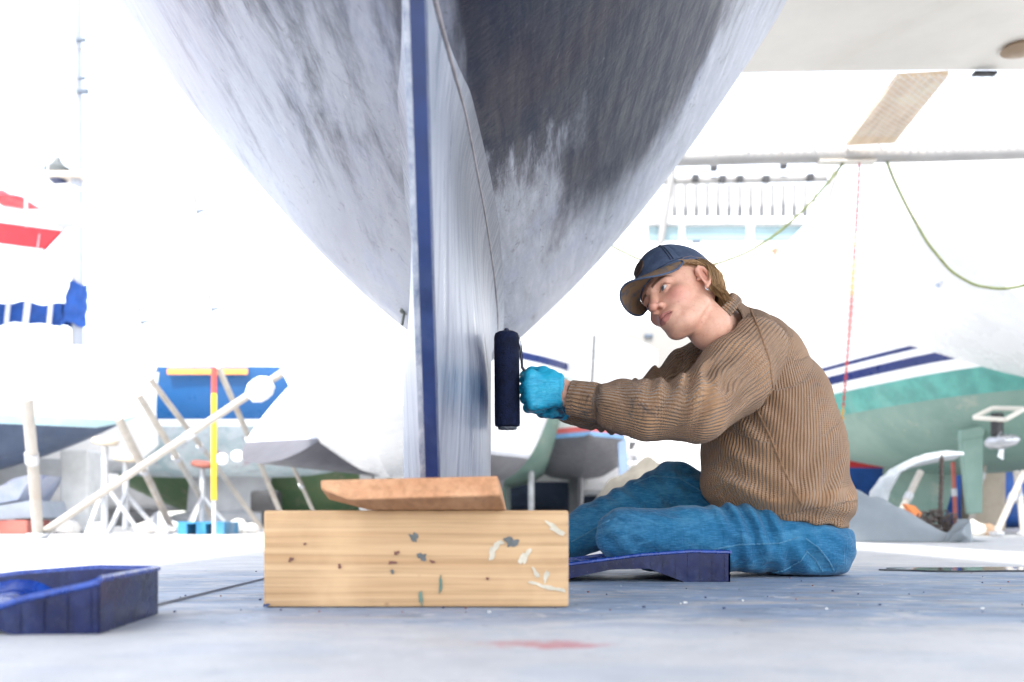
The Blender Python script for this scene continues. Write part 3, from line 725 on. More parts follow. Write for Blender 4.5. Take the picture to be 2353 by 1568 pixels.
def head_f(P):
    q = hl(P); a = np.stack([np.abs(q[:, 0]), q[:, 1], q[:, 2]], 1)       # mirrored coordinates
    r = ell(q, (0, -.014, .036), (.0745, .096, .090))
    r = smin(r, ell(q, (0, .031, -.030), (.0555, .063, .074)), .026)        # face mass
    r = smin(r, ell(q, (0, .056, -.084), (.030, .028, .021)), .026)        # chin
    r = smin(r, ell(q, (0, .073, -.090), (.016, .014, .013)), .014)
    r = smin(r, cone(a, (.0495, -.004, -.054), (.022, .058, -.090), .015, .013), .024)   # jaw line
    r = smin(r, ell(a, (.043, .056, -.022), (.021, .023, .018)), .018)      # cheek bones
    r = smin(r, cone(a, (.006, .088, .024), (.040, .074, .026), .0115, .010), .013)   # brow ridge
    r = smin(r, ell(q, (0, .050, .046), (.056, .034, .034)), .022)          # forehead
    r = smax(r, -ell(a, (.0325, .098, .004), (.019, .016, .0125)), .013)   # eye sockets
    r = smin(r, sph(a, (.0315, .0745, .0035), .0138), .0025)                  # lids over the eyeball
    r = smax(r, -ell(a, (.0325, .0920, .0028), (.0150, .0130, .0048)), .0022)  # lid opening
    r = smin(r, cone(q, (0, .090, .012), (0, .112, -.028), .0070, .0098), .010)   # nose
    r = smin(r, ell(q, (0, .1135, -.0310), (.0115, .0105, .0095)), .006)
    r = smin(r, ell(a, (.0125, .1000, -.0345), (.0075, .0095, .0075)), .006)    # wings
    r = smax(r, -ell(a, (.0068, .1070, -.0415), (.0038, .0062, .0040)), .002)
    r = smin(r, ell(q, (0, .080, -.064), (.030, .020, .018)), .016)          # muzzle
    up = np.minimum(cone(a, (.0045, .1005, -.0590), (.0235, .0855, -.0655), .0052, .0022), cone(q, (-.0045, .1005, -.0590), (.0045, .1005, -.0590), .0052, .0052))
    r = smin(r, up, .0045)
    r = smin(r, cone(a, (0, .0985, -.0715), (.0210, .0860, -.0670), .0066, .0026), .005)
    r = smax(r, -cone(a, (0, .1080, -.0652), (.0245, .0900, -.0660), .0022, .0014), .0025)
    ear = ell(a, (.0785, -.012, .001), (.0045, .0185, .027), R=Matrix.Rotation(math.radians(-14), 3, 'Z'))
    ear = smax(ear, -ell(a, (.0855, -.0115, .000), (.0075, .0105, .0165)), .003)
    ear = smin(ear, chain(a, [(.0765, .003, .008), (.0800, .002, .022), (.0830, -.009, .0305), (.0850, -.021, .0260), (.0855, -.0275, .011), (.0835, -.0265, -.005), (.0800, -.018, -.019), (.0770, -.0075, -.0275)], [.0036, .0036, .0040, .0042, .0042, .0040, .0042, .0062], .003), .004)
    ear = smin(ear, sph(a, (.0745, .0030, -.002), .0045), .004)
    r = smin(r, ear, .005)
    return r
NK = [hw((0, -.030, -.045)), hw((0, -.040, -.095)), NKB, W(1712, 826, 2.61)]
def neck_f(P): return chain(P, NK, [.050, .049, .048, .050], .02)
def body_f(P):
    r = near(P, HO, .22, head_f)
    r = smin(r, neck_f(P), .012)
    r = smin(r, gencyl(P, [PEL, W(1800, 1080, 2.62), W(1765, 930, 2.62), W(1728, 842, 2.61)], [.105, .10, .09, .055], [.15, .14, .14, .12])[0], .05)
    for s, e, w in ((SHL, ELL, WRL), (SHR, ELR, WRR)): r = smin(r, chain(P, [s, e, w], [.052, .042, .027], .01), .03)
    for h_, k_, n_ in ((HIL, KNL, ANL), (HIR, KNR, ANR)): r = smin(r, chain(P, [h_, k_, n_], [.066, .046, .034], .02), .04)
    r = smin(r, chain(P, [ANL, ANL+np.array([.02, .09, -.01])], [.032, .028]), .01); r = smin(r, chain(P, [ANR, ANR+np.array([-.10, -.02, -.025])], [.032, .026]), .01)
    r = smin(r, near(P, W(1260, 895, 2.35), .13, lambda Q: hand_l(Q, -.0015)), .006); r = smin(r, near(P, W(1275, 915, 2.43), .13, lambda Q: hand_r(Q, -.0015)), .006)
    return np.maximum(r, F32(.004)-P[:, 2])
person = empty('person', (PEL[0], PEL[1], 0), 'person in brown sweater, jeans and blue cap sitting on the ground painting the keel', 'person')
v, f = nets(body_f, (-.05, 2.12, 0), (.92, 3.02, .9), .0026)
q = hl(v.astype(F32)); al = np.abs(q[:, 0])
def g3(c, r): return np.exp(-(((q-np.array(c))/np.array(r))**2).sum(1))
def g2(c, r): return np.exp(-(((np.stack([al, q[:, 1], q[:, 2]], 1)-np.array(c))/np.array(r))**2).sum(1))
tint = np.tile(np.array([.68, .385, .275]), (len(v), 1))
def over(w, c):
    global tint
    w = np.clip(w, 0, 1)[:, None]; tint = tint*(1-w)+np.array(c)*w
over(g2((.045, .065, -.028), (.024, .03, .020))*.75, (.62, .215, .165))          # cheeks
over(g3((0, .112, -.030), (.016, .016, .014))*.75, (.60, .215, .165))            # nose
over(g2((.08, -.012, 0), (.012, .022, .035))*.5, (.55, .20, .15))               # ears
over(g2((.03, .085, .010), (.02, .02, .008))*.35, (.40, .18, .13))
fr_ = np.clip((q[:, 1]-.072)/.006, -1, 1)*.004
lipf = np.minimum(np.minimum((-.0545-al*.30+.0022*np.exp(-(al/.004)**2)*-1)-q[:, 2], q[:, 2]-(-.0785+.62*np.clip(al-.008, 0, 1)*.75)), np.minimum(.0240-al, fr_))
gapf = np.minimum(.0011-np.abs(q[:, 2]+.0654+.0010*np.cos(al*260)), np.minimum(.0235-al, fr_))
bz_ = .0225+.0050*np.clip(1-((al-.034)/.022)**2, 0, 1)
browf = np.minimum(np.minimum(.0036-.0020*np.clip((al-.036)/.018, 0, 1)-np.abs(q[:, 2]-bz_), np.minimum(al-.0125, .0535-al)), np.clip(q[:, 1]-.055, -.004, .004))
el_ = np.hypot((al-.0325)/.0150, (q[:, 2]-.0028)/.0060)
lashf = np.minimum(np.minimum((.16-np.abs(el_-1.05))*.006, q[:, 2]-.0020), np.clip(q[:, 1]-.07, -.004, .004))
over(g3((0, .08, -.088), (.028, .03, .016))*.18, (.30, .17, .11)); over(g3((0, .092, -.052), (.022, .02, .006))*.15, (.30, .17, .11))
over(g3((-.041, .080, -.049), (.0022, .01, .0022))*.8, (.25, .06, .05)); over(g3((-.052, .052, -.070), (.0018, .01, .0018))*.7, (.22, .09, .06))
body = mesh('body', v, f, mat_skin(), person, attrs={'tint': tint, 'lipf': lipf*1000, 'gapf': gapf*1000, 'browf': browf*1000, 'lashf': lashf*1000})
# eyes
def eye(sx):
    c = hw((sx*.0315, .0745, .0035)); look = nrm(HF*1.0+np.array([-.15, .10, -.02])-HS*sx*.0)
    n_ = 24; V = []; Fq = []; T = []
    u = nrm(np.cross(look, HU)); w = np.cross(u, look)
    for i in range(21):
        th = math.pi*i/20
        for k in range(n_):
            ph = 2*math.pi*k/n_; V.append(c+.0124*(math.cos(th)*look+math.sin(th)*(math.cos(ph)*u+math.sin(ph)*w)))
            T.append((.006, .006, .008) if th < .20 else ((.13, .20, .23) if th < .46 else ((.03, .05, .06) if th < .53 else (.72, .68, .66))))
    for i in range(20):
        for k in range(n_): Fq.append((i*n_+k, i*n_+(k+1) % n_, (i+1)*n_+(k+1) % n_, (i+1)*n_+k))
    m = _mc.get('eye')
    if m is None: n2 = NT('eye'); m = _mc['eye'] = n2.done(n2.attr('tint', 'Color'), .08, Specular_IOR_Level=.6)
    mesh('eye', V, np.array(Fq), m, person, attrs={'tint': T})
eye(-1); eye(1)
er = hw((-.0775, -.003, -.0345)); MB().tube([er+.0065*(math.cos(t)*HF*.9+math.sin(t)*HU) for t in np.linspace(0, 6.283, 21)[:-1]], .0011, 6, closed=True).build('earring', plain('silver_hoop', (.7, .7, .7), .2, metal=1), person, smooth=True)

# --- cap
cap = empty('cap', hw((0, 0, .06))); cap.parent = person
bpy.context.view_layer.update(); cap.matrix_parent_inverse = person.matrix_world.inverted()
capm, brm = mat_cap(), mat_brim()
CC, CR_ = np.array([0, -.015, .040]), np.array([.0885, .1135, .1240])
def capline(f): return .052+.010*np.clip(-f/.1, -1, 1)*1.0
def cap_f(P):
    q = hl(P); o_ = ell(q, CC, CR_)
    th = np.arctan2(q[:, 0], q[:, 1]-F32(CC[1])); elev = (q[:, 2]-F32(.05))/F32(.1)
    o_ = o_-F32(.0016)*wob(P, 45, 6)-F32(.004)*np.clip(elev*2, 0, 1)*np.cos(3*th)*np.clip(1.4-elev*1.6, 0, 1)
    o_ = o_+F32(.0022)*np.exp(-((np.abs(((th*6/6.2832+.5) % 1)-.5))/.035)**2)*np.clip(elev*4, 0, 1)     # stitched panel seams
    i_ = o_+F32(.005)
    r = smax(o_, -i_, .001)
    return smax(r, (capline(q[:, 1])-q[:, 2]).astype(F32), .002)
v, f = nets(cap_f, HO-.17, HO+.18, .0025)
mesh('crown', v, f, capm, cap)
Gt, Gb = [], []
for r_ in np.linspace(0, 1, 14):
    A, B_ = [], []
    for ph in np.linspace(-1.13, 1.13, 31):
        sx, cx = math.sin(ph), math.cos(ph)
        x = CR_[0]*.99*sx; y = CC[1]+CR_[1]*.99*cx
        ln_ = .080*max(0, math.cos(ph*1.39))**.6
        X = x*(1+.10*r_*cx); Y = y+ln_*r_; Zc = capline(y)+.004-.018*r_*cx-9.0*(X**2)*r_*(.3+.7*r_)*(ln_/.08)**.8+.004*math.sin(3.1*r_)*(ln_/.08)-.004*(abs(ph)/1.13)**2
        A.append(hw((X, Y, Zc+.0016))); B_.append(hw((X, Y, Zc-.0016)))
    Gt.append(A); Gb.append(B_)
bm_ = MB().grid(Gt); nb_ = len(bm_.v); bm_.grid([r_[::-1] for r_ in Gb])
edge = [r_[0] for r_ in Gt]+Gt[-1][1:]+[r_[-1] for r_ in Gt[::-1]][1:]
bm_.build('brim', brm, cap, smooth=True, fix=False)
MB().tube(edge, .0026, 6).build('brim_piping', capm, cap, smooth=True)
def oncap(th, u):                           # point on the crown, th from forward towards the right
    e = math.sqrt(max(0, 1-((u-CC[2])/CR_[2])**2)); return np.array([CR_[0]*e*math.sin(th), CC[1]+CR_[1]*e*math.cos(th), u])
bc = oncap(0, .098); bn = nrm((bc-CC)/CR_**2); bu = nrm(np.cross(bn, [1, 0, 0])); br_ = np.cross(bu, bn)
bb_ = MB(); bb_.lathe([(.0215, 0), (.0215, .0022), (.0205, .003)], hw(bc+bn*.0015), HR@bn, 28)
badge = bb_.build('badge', plain('leather_badge', (.075, .040, .026), .6, .3, 80), cap, smooth=True)
b2 = MB()
for rr in (.0165, .0128): b2.tube([hw(bc+bn*.0046+rr*(math.cos(t)*bu+math.sin(t)*br_)) for t in np.linspace(0, 6.283, 29)[:-1]], .0006, 5, closed=True)
for (x0, y0, x1, y1) in ((-.006, -.008, -.006, .008), (-.006, .008, .004, .004), (.004, .004, -.006, 0), (-.003, 0, .007, -.008), (.001, .009, .008, .002)):
    b2.tube([hw(bc+bn*.0046+x0*br_+y0*bu), hw(bc+bn*.0046+x1*br_+y1*bu)], .0008, 5)
b2.build('embossed_mark', plain('badge_emboss', (.03, .016, .012), .6), badge)
for th_ in (-.95, -2.1, .95, 2.1, math.pi):
    for off in (-.035, .035):
        pts = []
        for u in np.linspace(.062, CC[2]+CR_[2]*.985, 26): pts.append(hw(CC+(oncap(th_+off*min(1, 6*(CC[2]+CR_[2]-u)/.1), u)-CC)*1.008))
        MB().tube(pts, .0009, 5).build('stitch_line', plain('cap_stitch', (.018, .024, .05), .8), cap, smooth=True)
MB().tube([hw(CC+(oncap(t, capline(CC[1]+CR_[1]*math.cos(t))+.010)-CC)*1.006) for t in np.linspace(-1.2, 1.2, 40)], .0008, 5).build('stitch_line', plain('cap_stitch', (.018, .024, .05), .8), cap, smooth=True)
bt = hw(CC+np.array([0, 0, CR_[2]+.003])); MB().lathe([(.0075, -.002), (.007, .002), (.003, .004)], bt, HU, 14).build('top_button', capm, cap, smooth=True)

# --- hair: clumps of fine strands below the cap
hr = random.Random(21); HV, HFc, HT = [], [], []
def strand(pts, r0, tone):
    b = len(HV); n = len(pts); P = [np.array(p) for p in pts]
    for i, p in enumerate(P):
        t = nrm(P[min(n-1, i+1)]-P[max(0, i-1)]); u = nrm(np.cross(t, [.2, .3, .9])); w = np.cross(t, u); rr = r0*(1-.75*(i/(n-1))**2)
        for k in range(3):
            a = 2.094*k; HV.append(HO+HR@(p+rr*(math.cos(a)*u+math.sin(a)*w))); HT.append(min(1, max(0, tone+.25*i/n-.1)))
    for i in range(n-1):
        for k in range(3): HFc.append((b+i*3+k, b+i*3+(k+1) % 3, b+(i+1)*3+(k+1) % 3, b+(i+1)*3+k))
def skull(th, u, ex=0.0):
    e = math.sqrt(max(0.02, 1-((u-.036)/.094)**2)) if u > -.02 else math.sqrt(max(.02, 1-((-.02-.036)/.094)**2))
    return np.array([(.0785+ex)*e*math.sin(th), -.014+(.100+ex)*e*math.cos(th), u])
for c in range(470):
    sgn = -1 if hr.random() < .66 else 1
    temple = hr.random() < .34
    th = hr.uniform(1.02, 1.72) if temple else hr.uniform(1.78, 3.14)
    base_t = hr.random(); lay = hr.random(); cur = hr.gauss(0, .10); flick = hr.uniform(.4, 1.2)
    end_u = hr.uniform(-.052, -.030)+.014*max(0, (th-2.2))
    for s_ in range(7):
        t2 = th+hr.gauss(0, .04); ex = .0015+.008*lay+hr.uniform(0, .0015); pts = []; n = 10
        for i in range(n):
            k = i/(n-1)
            if temple:
                tt = t2+(2.08-t2)*k*(.9+.1*lay); u = .054-.018*min(1, max(0, (tt-1.0)/.62))+.006*(lay-.5)-.045*max(0, (tt-1.62))/.46*(.6+.4*lay)
                p = skull(tt, u, ex+.003*math.sin(k*3.1))
                if tt > 1.75: p[0] -= .004*(tt-1.75)/.3
            else:
                u = .064+(end_u-.064)*k; tt = t2+cur*k*k
                p = skull(tt, u, ex+(.004+.012*lay)*math.sin(min(1, k*1.25)*math.pi/2)+.010*flick*max(0, k-.72)*3*lay)
                if u < -.005: p[1] -= (.10+.22*lay)*(-.005-u)*max(0, -math.cos(tt)); p[0] *= 1-1.2*(-.005-u)*(1-lay)
            p += np.array([hr.gauss(0, .0006) for _ in range(3)])*k
            pts.append(np.array([p[0]*sgn, p[1], p[2]]))
        strand(pts, .0010, 1.0*base_t*(.4+.6*lay)+hr.uniform(-.15, .2))
for c in range(60):                                              # loose flyaways
    th = hr.uniform(1.0, 3.0); p0 = skull(th, .055, .01); d = np.array([hr.gauss(0, .3), -.6, hr.uniform(-.9, .3)]); pts = [p0+d*.05*k+np.array([0, -.02, -.03])*k*k*hr.uniform(-.2, 1) for k in np.linspace(0, 1, 7)]
    strand([np.array([-p[0], p[1], p[2]]) for p in pts], .0005, .8)
hair = mesh('hair', HV, np.array(HFc), mat_hair(), person, attrs={'tone': HT})

# --- sweater
SPN = [W(1812, 1232, 2.62), W(1790, 1140, 2.62), W(1774, 1035, 2.62), W(1765, 935, 2.62), W(1742, 845, 2.62), W(1710, 785, 2.61), W(1668, 752, 2.585), W(1640, 724, 2.565)]
SA = [.165, .180, .184, .158, .120, .084, .066, .062]; SB = [.20, .215, .215, .215, .205, .175, .105, .082]
LS = [W(1734, 810, 2.47), W(1684, 866, 2.40), W(1600, 942, 2.295), W(1490, 944, 2.29), W(1418, 932, 2.30)]
LR = [.086, .092, .075, .066, .059]
RS = [W(1690, 806, 2.78), W(1590, 862, 2.76), W(1496, 922, 2.715), W(1420, 944, 2.60), W(1352, 946, 2.50)]
RR = [.086, .078, .066, .058, .045]
CFL = [W(1362, 922, 2.315), W(1338, 918, 2.322), W(1309, 914, 2.332)]; CFR = [W(1356, 946, 2.50), W(1335, 943, 2.475), W(1318, 940, 2.46)]
sp_dir = nrm(np.array(SPN[1])-np.array(SPN[0]))
hem_n = nrm(np.array([.12, 0, 1.0]))
HEM = W(1885, 1222, 2.62)
def chain_par(P, pts, rs):                                     # distance, angle and length along an arm
    D, C_, S_, Q_ = [], [], [], []; L = 0; u = None
    for i in range(len(pts)-1):
        a = np.asarray(pts[i], F32); d = np.asarray(pts[i+1], F32)-a; l = float(np.linalg.norm(d)); t = np.clip((P-a)@d/F32(l*l), 0, 1)
        q = P-a-t[:, None]*d; ax_ = d/l
        if u is None: u = np.cross(ax_, np.array([0, 1, 0], F32))
        u = u-ax_*(u@ax_); u /= np.linalg.norm(u); w = np.cross(ax_, u)          # frame carried along without twist
        ang = np.arctan2(q@w.astype(F32), q@u.astype(F32))
        D.append(ln(q)-(rs[i]+t*(rs[i+1]-rs[i]))); C_.append(np.cos(ang)); S_.append(np.sin(ang)); Q_.append(L+t*l); L += l
    dd = D[0]
    for e in D[1:]: dd = smin(dd, e, .02)
    m = np.min(np.stack(D), 0); wt = [np.exp(-(e-m)/F32(.010)) for e in D]; sw = sum(wt)
    ang = np.arctan2(sum(w_*e for w_, e in zip(wt, S_)), sum(w_*e for w_, e in zip(wt, C_)))
    return [dd, ang, sum(w_*e for w_, e in zip(wt, Q_))/sw]
def folds(P, c, d, wl, amp, rad):                              # a group of parallel creases
    d = nrm(d).astype(F32); q = P-np.asarray(c, F32); w = np.exp(-(q*q).sum(1)/F32(rad*rad)); ph = q@d
    return F32(amp)*w*np.sin(ph*F32(6.2832/wl)+2.2*wob(P, 9, 4, 3))
def sweater_parts(P):
    T = gencyl(P, SPN, SA, SB)
    L_ = chain_par(P, LS, LR); R_ = chain_par(P, RS, RR)
    cl = gencyl(P, CFL, [.0445, .0425, .0415], [.036, .035, .034]); cr_ = gencyl(P, CFR, [.042, .040, .039], [.036, .035, .034])
    return T, L_, R_, cl, cr_
def sweater_f(P):
    T, L_, R_, cl, cr_ = sweater_parts(P)
    z = P[:, 2]
    t = T[0]
    t = smax(t, -(P-HEM.astype(F32))@hem_n.astype(F32)-F32(.0), .008)
    hp = (P-HEM.astype(F32))@hem_n.astype(F32)                    # hem band drawn in, fabric bulging over it
    t = t+F32(.014)*np.exp(-np.clip(hp/.046, 0, 9)**6)-F32(.013)*np.exp(-((hp-.080)/.038)**2)
    t = t-F32(.0045)*wob(P, 14, 6)
    t = t-folds(P, W(1690, 1120, 2.42), (.5, 0, 1), .055, .010, .11)-folds(P, W(1680, 960, 2.42), (.8, 0, .6), .05, .008, .10)-folds(P, W(1900, 1140, 2.48), (.9, 0, -.35), .07, .006, .13)
    l = L_[0]-F32(.0032)*wob(P, 22, 6, 11)
    l = l-folds(P, W(1572, 880, 2.25), (-.85, 0, .25), .042, .011, .075)-folds(P, W(1640, 890, 2.30), (-.6, 0, .8), .05, .007, .10)-folds(P, W(1440, 900, 2.25), (1, 0, .3), .060, .004, .08)-folds(P, W(1372, 930, 2.28), (1, 0, 0), .040, .005, .05)
    r_ = R_[0]-folds(P, W(1510, 860, 2.7), (-.9, 0, .4), .04, .009, .10)-folds(P, W(1400, 960, 2.56), (1, 0, .1), .03, .006, .08)
    r = smin(t, l, .020); r = smin(r, r_, .02)
    r = r+F32(.0035)*np.exp(-((t-l)/.006)**2)                      # shoulder seam
    r = smin(r, cl[0], .008); r = smin(r, cr_[0], .008)
    # open the neck and the cuffs
    q = P-NK[1].astype(F32); hd = nrm(hw((0, -.045, -.095))-NKB).astype(F32)
    nk = chain(P, [hw((0, -.020, -.02)), NK[1], W(1682, 742, 2.585)], [.066, .061, .054], .01)
    nx = (P-W(1651, 733, 2.55).astype(F32))@nrm(np.array([-.78, -.12, .62])).astype(F32)     # plane of the collar
    r = smax(r, np.minimum(nx-F32(.014), F32(.15)-ln(P-NK[1].astype(F32))), .006); r = smax(r, -nk, .004)
    c0 = nrm(CFL[2]-CFL[0]).astype(F32); r = smax(r, -gencyl(P, [CFL[1], CFL[2]+c0*.05], [.036, .036], [.028, .028])[0], .003)
    r = np.where((P@c0 > F32(CFL[2]@c0)) & (P[:, 0] < .3) & (P[:, 1] < 2.41), np.maximum(r, (P-CFL[2].astype(F32))@c0), r)
    return r
swm = mat_knit()
v, f = nets(sweater_f, (.10, 2.14, .04), (.98, 2.98, .80), .0032, margin=1.6)
P = v.astype(F32); T, L_, R_, cl, cr_ = sweater_parts(P)
al_ = np.stack([T[0], L_[0], R_[0], cl[0]+.004, cr_[0]+.004], 1); wh = al_.argmin(1)
RADT = np.interp(T[2], np.cumsum([0]+[np.linalg.norm(SPN[i+1]-SPN[i]) for i in range(7)]), [(a_+b_)/2 for a_, b_ in zip(SA, SB)])
rib = np.choose(wh, [T[1]*.185+P[:, 2]*.16, L_[2]*0+L_[1]*.075, R_[1]*.07, cl[1]*.040, cr_[1]*.04])
# body ribs run down the torso; sleeve ribs run along the arm
fine = np.choose(wh, [T[2], L_[2], R_[2], cl[2], cr_[2]])
hp = (P-HEM.astype(F32))@hem_n.astype(F32)
stain = np.zeros(len(P))
for c, r_, a_ in ((W(1440, 945, 2.23), .10, 1.0), (W(1340, 930, 2.28), .06, 1.0), (W(1600, 920, 2.2), .06, .55), (W(1897, 880, 2.42), .03, 1.0), (W(1815, 1135, 2.4), .03, .5), (W(1560, 975, 2.22), .08, .45)):
    stain = np.maximum(stain, a_*np.exp(-((P-c)**2).sum(1)/r_**2))
sweater = mesh('sweater', v, f, swm, person, attrs={'rib': rib, 'fine': fine, 'stain': stain})

cn = nrm(np.array([-.78, -.12, .62])); cu = nrm(np.cross(cn, [0, 1, 0])); cv = np.cross(cn, cu); CV, CF, CA, CB = [], [], [], []
cc0 = W(1652, 733, 2.555)+cn*.006; NU, NV = 96, 10
for i in range(NU):
    t = 2*math.pi*i/NU; rad = np.array(cu)*.0665*math.cos(t)+np.array(cv)*.080*math.sin(t); rn = nrm(rad)
    for j in range(NV):
        p_ = 2*math.pi*j/NV; CV.append(cc0+rad+rn*.0065*math.cos(p_)+cn*.017*math.sin(p_)-cn*.004*math.cos(2*t)); CA.append(t*.078); CB.append(p_*.01)
for i in range(NU):
    for j in range(NV): CF.append((i*NV+j, i*NV+(j+1) % NV, ((i+1) % NU)*NV+(j+1) % NV, ((i+1) % NU)*NV+j))
mesh('collar', CV, np.array(CF)[:, ::-1].copy(), swm, sweater, attrs={'rib': CA, 'fine': CB, 'stain': np.zeros(len(CV))})
MB().tube([cc0+cn*.012+np.array(cu)*.057*math.cos(t)+np.array(cv)*.068*math.sin(t) for t in np.linspace(0, 6.283, 60)[:-1]], .0055, 7, closed=True).build('undershirt_neckband', plain('black_cotton', (.012, .012, .014), .9), person, smooth=True)
# --- jeans
def jeans_f(P):
    r = ell(P, W(1842, 1250, 2.62), (.125, .175, .115))
    r = smin(r, ell(P, W(1868, 1262, 2.56), (.085, .11, .085)), .05)
    r = smin(r, cone(P, W(1815, 1240, 2.51), KNL+np.array([0, 0, .001]), .092, .067), .035)
    r = smin(r, chain(P, [KNL, W(1500, 1262, 2.58), ANL], [.064, .056, .050], .02), .02)
    r2 = cone(P, W(1800, 1235, 2.75), KNR, .092, .066); r = smin(r, r2, .03)
    sh = chain(P, [KNR, W(1360, 1212, 2.72), ANR], [.066, .060, .052], .02); r = smin(r, sh, .022)
    r = r-F32(.003)*wob(P, 18, 7, 5)
    for c, d, wl, a_, rad in ((W(1745, 1220, 2.43), (1, 0, .35), .045, .008, .10), (W(1800, 1290, 2.43), (.8, 0, .6), .05, .006, .10), (W(1555, 1120, 2.73), (.9, 0, .3), .055, .0055, .10), (W(1450, 1150, 2.7), (.7, 0, .7), .05, .006, .10), (W(1640, 1200, 2.4), (.4, 0, 1), .06, .003, .15), (W(1590, 1105, 2.72), (.35, 0, 1), .040, .006, .07), (W(1690, 1180, 2.42), (.9, 0, .55), .038, .005, .07), (W(1400, 1240, 2.38), (.7, 0, .7), .045, .003, .07), (W(1500, 1250, 2.36), (.2, 0, 1), .05, .002, .12), (W(1900, 1270, 2.5), (.6, 0, .8), .05, .004, .08)):
        r = r-folds(P, c, d, wl, a_, rad)
    hp = (P-HEM.astype(F32))@hem_n.astype(F32); r = smax(r, np.minimum(hp-F32(.015), P[:, 0]-F32(.66)), .012)
    e = nrm(ANR-KNR).astype(F32); r = smax(r, (P-(ANR-e*.01).astype(F32))@e*np.where(P[:, 0] < .12, 1, 0)-np.where(P[:, 0] < .12, 0, 1).astype(F32), .004)
    return smax(r, F32(.003)-P[:, 2], .012)
dn = mat_denim()
v, f = nets(jeans_f, (-.02, 2.26, 0), (.98, 3.0, .38), .0034, margin=1.6)
jeans = mesh('jeans', v, f, dn, person)
# raised seams and the pocket, traced over the denim towards the camera
def project(pts, fn, d0, d1, lift=.0018):
    out = []
    for x, y in pts:
        ds = np.linspace(d0, d1, 240); Q = np.array([W(x, y, d) for d in ds]).astype(F32); s = fn(Q); k = np.argmax(s < 0)
        if s[k] < 0: out.append(W(x, y, ds[k]-lift))
    return out
def poly2(pts, n=60):
    pts = np.array(pts, float); s = np.concatenate([[0], np.cumsum(np.linalg.norm(np.diff(pts, axis=0), axis=1))]); q = np.linspace(0, s[-1], n)
    return np.stack([np.interp(q, s, pts[:, 0]), np.interp(q, s, pts[:, 1])], 1)
thr = plain('denim_seam', (.06, .20, .33), .85, .25, 120)
for ps in ([(1640, 1263), (1700, 1252), (1790, 1249), (1835, 1235)], [(1852, 1238), (1880, 1258), (1905, 1290), (1916, 1312)], [(1855, 1267), (1840, 1290), (1800, 1312), (1760, 1320)], [(1852, 1266), (1872, 1285), (1890, 1314)], [(1312, 1246), (1350, 1225), (1400, 1196)], [(1455, 1112), (1500, 1094), (1560, 1098), (1610, 1128)]):
    pr = project(poly2(ps), jeans_f, 2.2, 2.95)
    if len(pr) > 3: MB().tube(pr, .0022, 5).build('seam', thr, jeans, smooth=True)
# raised seams of the sweater: side seam and shoulder seam
for ps in ([(1738, 940), (1768, 1000), (1800, 1080), (1842, 1160)], [(1722, 705), (1745, 760), (1768, 830), (1775, 890), (1752, 935)]):
    pr = project(poly2(ps), sweater_f, 2.1, 2.9)
    if len(pr) > 3: MB().tube(pr, .0028, 6).build('seam', plain('knit_seam', (.24, .135, .072), .9, .3, 150), sweater, smooth=True)
# --- gloves
glm = mat_glove()
for nm, fn, lo, hi, wc in (('left', hand_l, (-.03, 2.26, .36), (.17, 2.46, .54), (W(1293, 903, 2.337), nrm(np.array([1, .0, -.06])))), ('right', hand_r, (-.02, 2.32, .34), (.20, 2.56, .54), (W(1300, 934, 2.45), nrm(np.array([.9, .45, -.1]))))):
    def gf(P, fn=fn, wc=wc):
        s = (P-wc[0].astype(F32))@wc[1].astype(F32)
        r = fn(P, .0012)-F32(.002)*np.exp(-((s+.004)/.005)**2)-F32(.0009)*wob(P, 160, 5)
        return smax(r, s-F32(.002), .002)
    v, f = nets(gf, lo, hi, .0022)
    stn = np.ones(len(v)) if nm == 'right' else np.clip(1-(v[:, 2]-W(1240, 940, 2.33)[2])/.02, 0, 1)*.8
    mesh('glove', v, f, glm, person, attrs={'stain': stn})
# dark sleeve lining and wrist band at the near cuff, necklace cord at the collar
# --- shoes
shm = plain('dark_work_shoe', (.03, .03, .035), .6)
for a_, d in ((ANL, np.array([.05, .16, -.01])), (ANR, np.array([-.17, -.03, 0]))):
    def sf(P, a_=a_, d=d):
        b = np.array([a_[0], a_[1], .05]); r = smin(chain(P, [b, b+d*.5, b+d], [.045, .042, .038], .02), cone(P, a_+np.array([0, 0, .01]), b, .045, .042), .03)
        return smax(r, F32(.002)-P[:, 2], .004)
    c = np.array([a_[0], a_[1], .06]); v, f = nets(sf, np.minimum(c, c+d)-.08, np.maximum(c, c+d)+np.array([.08, .08, .1]), .004)
    mesh('shoe', v, f, shm, person)

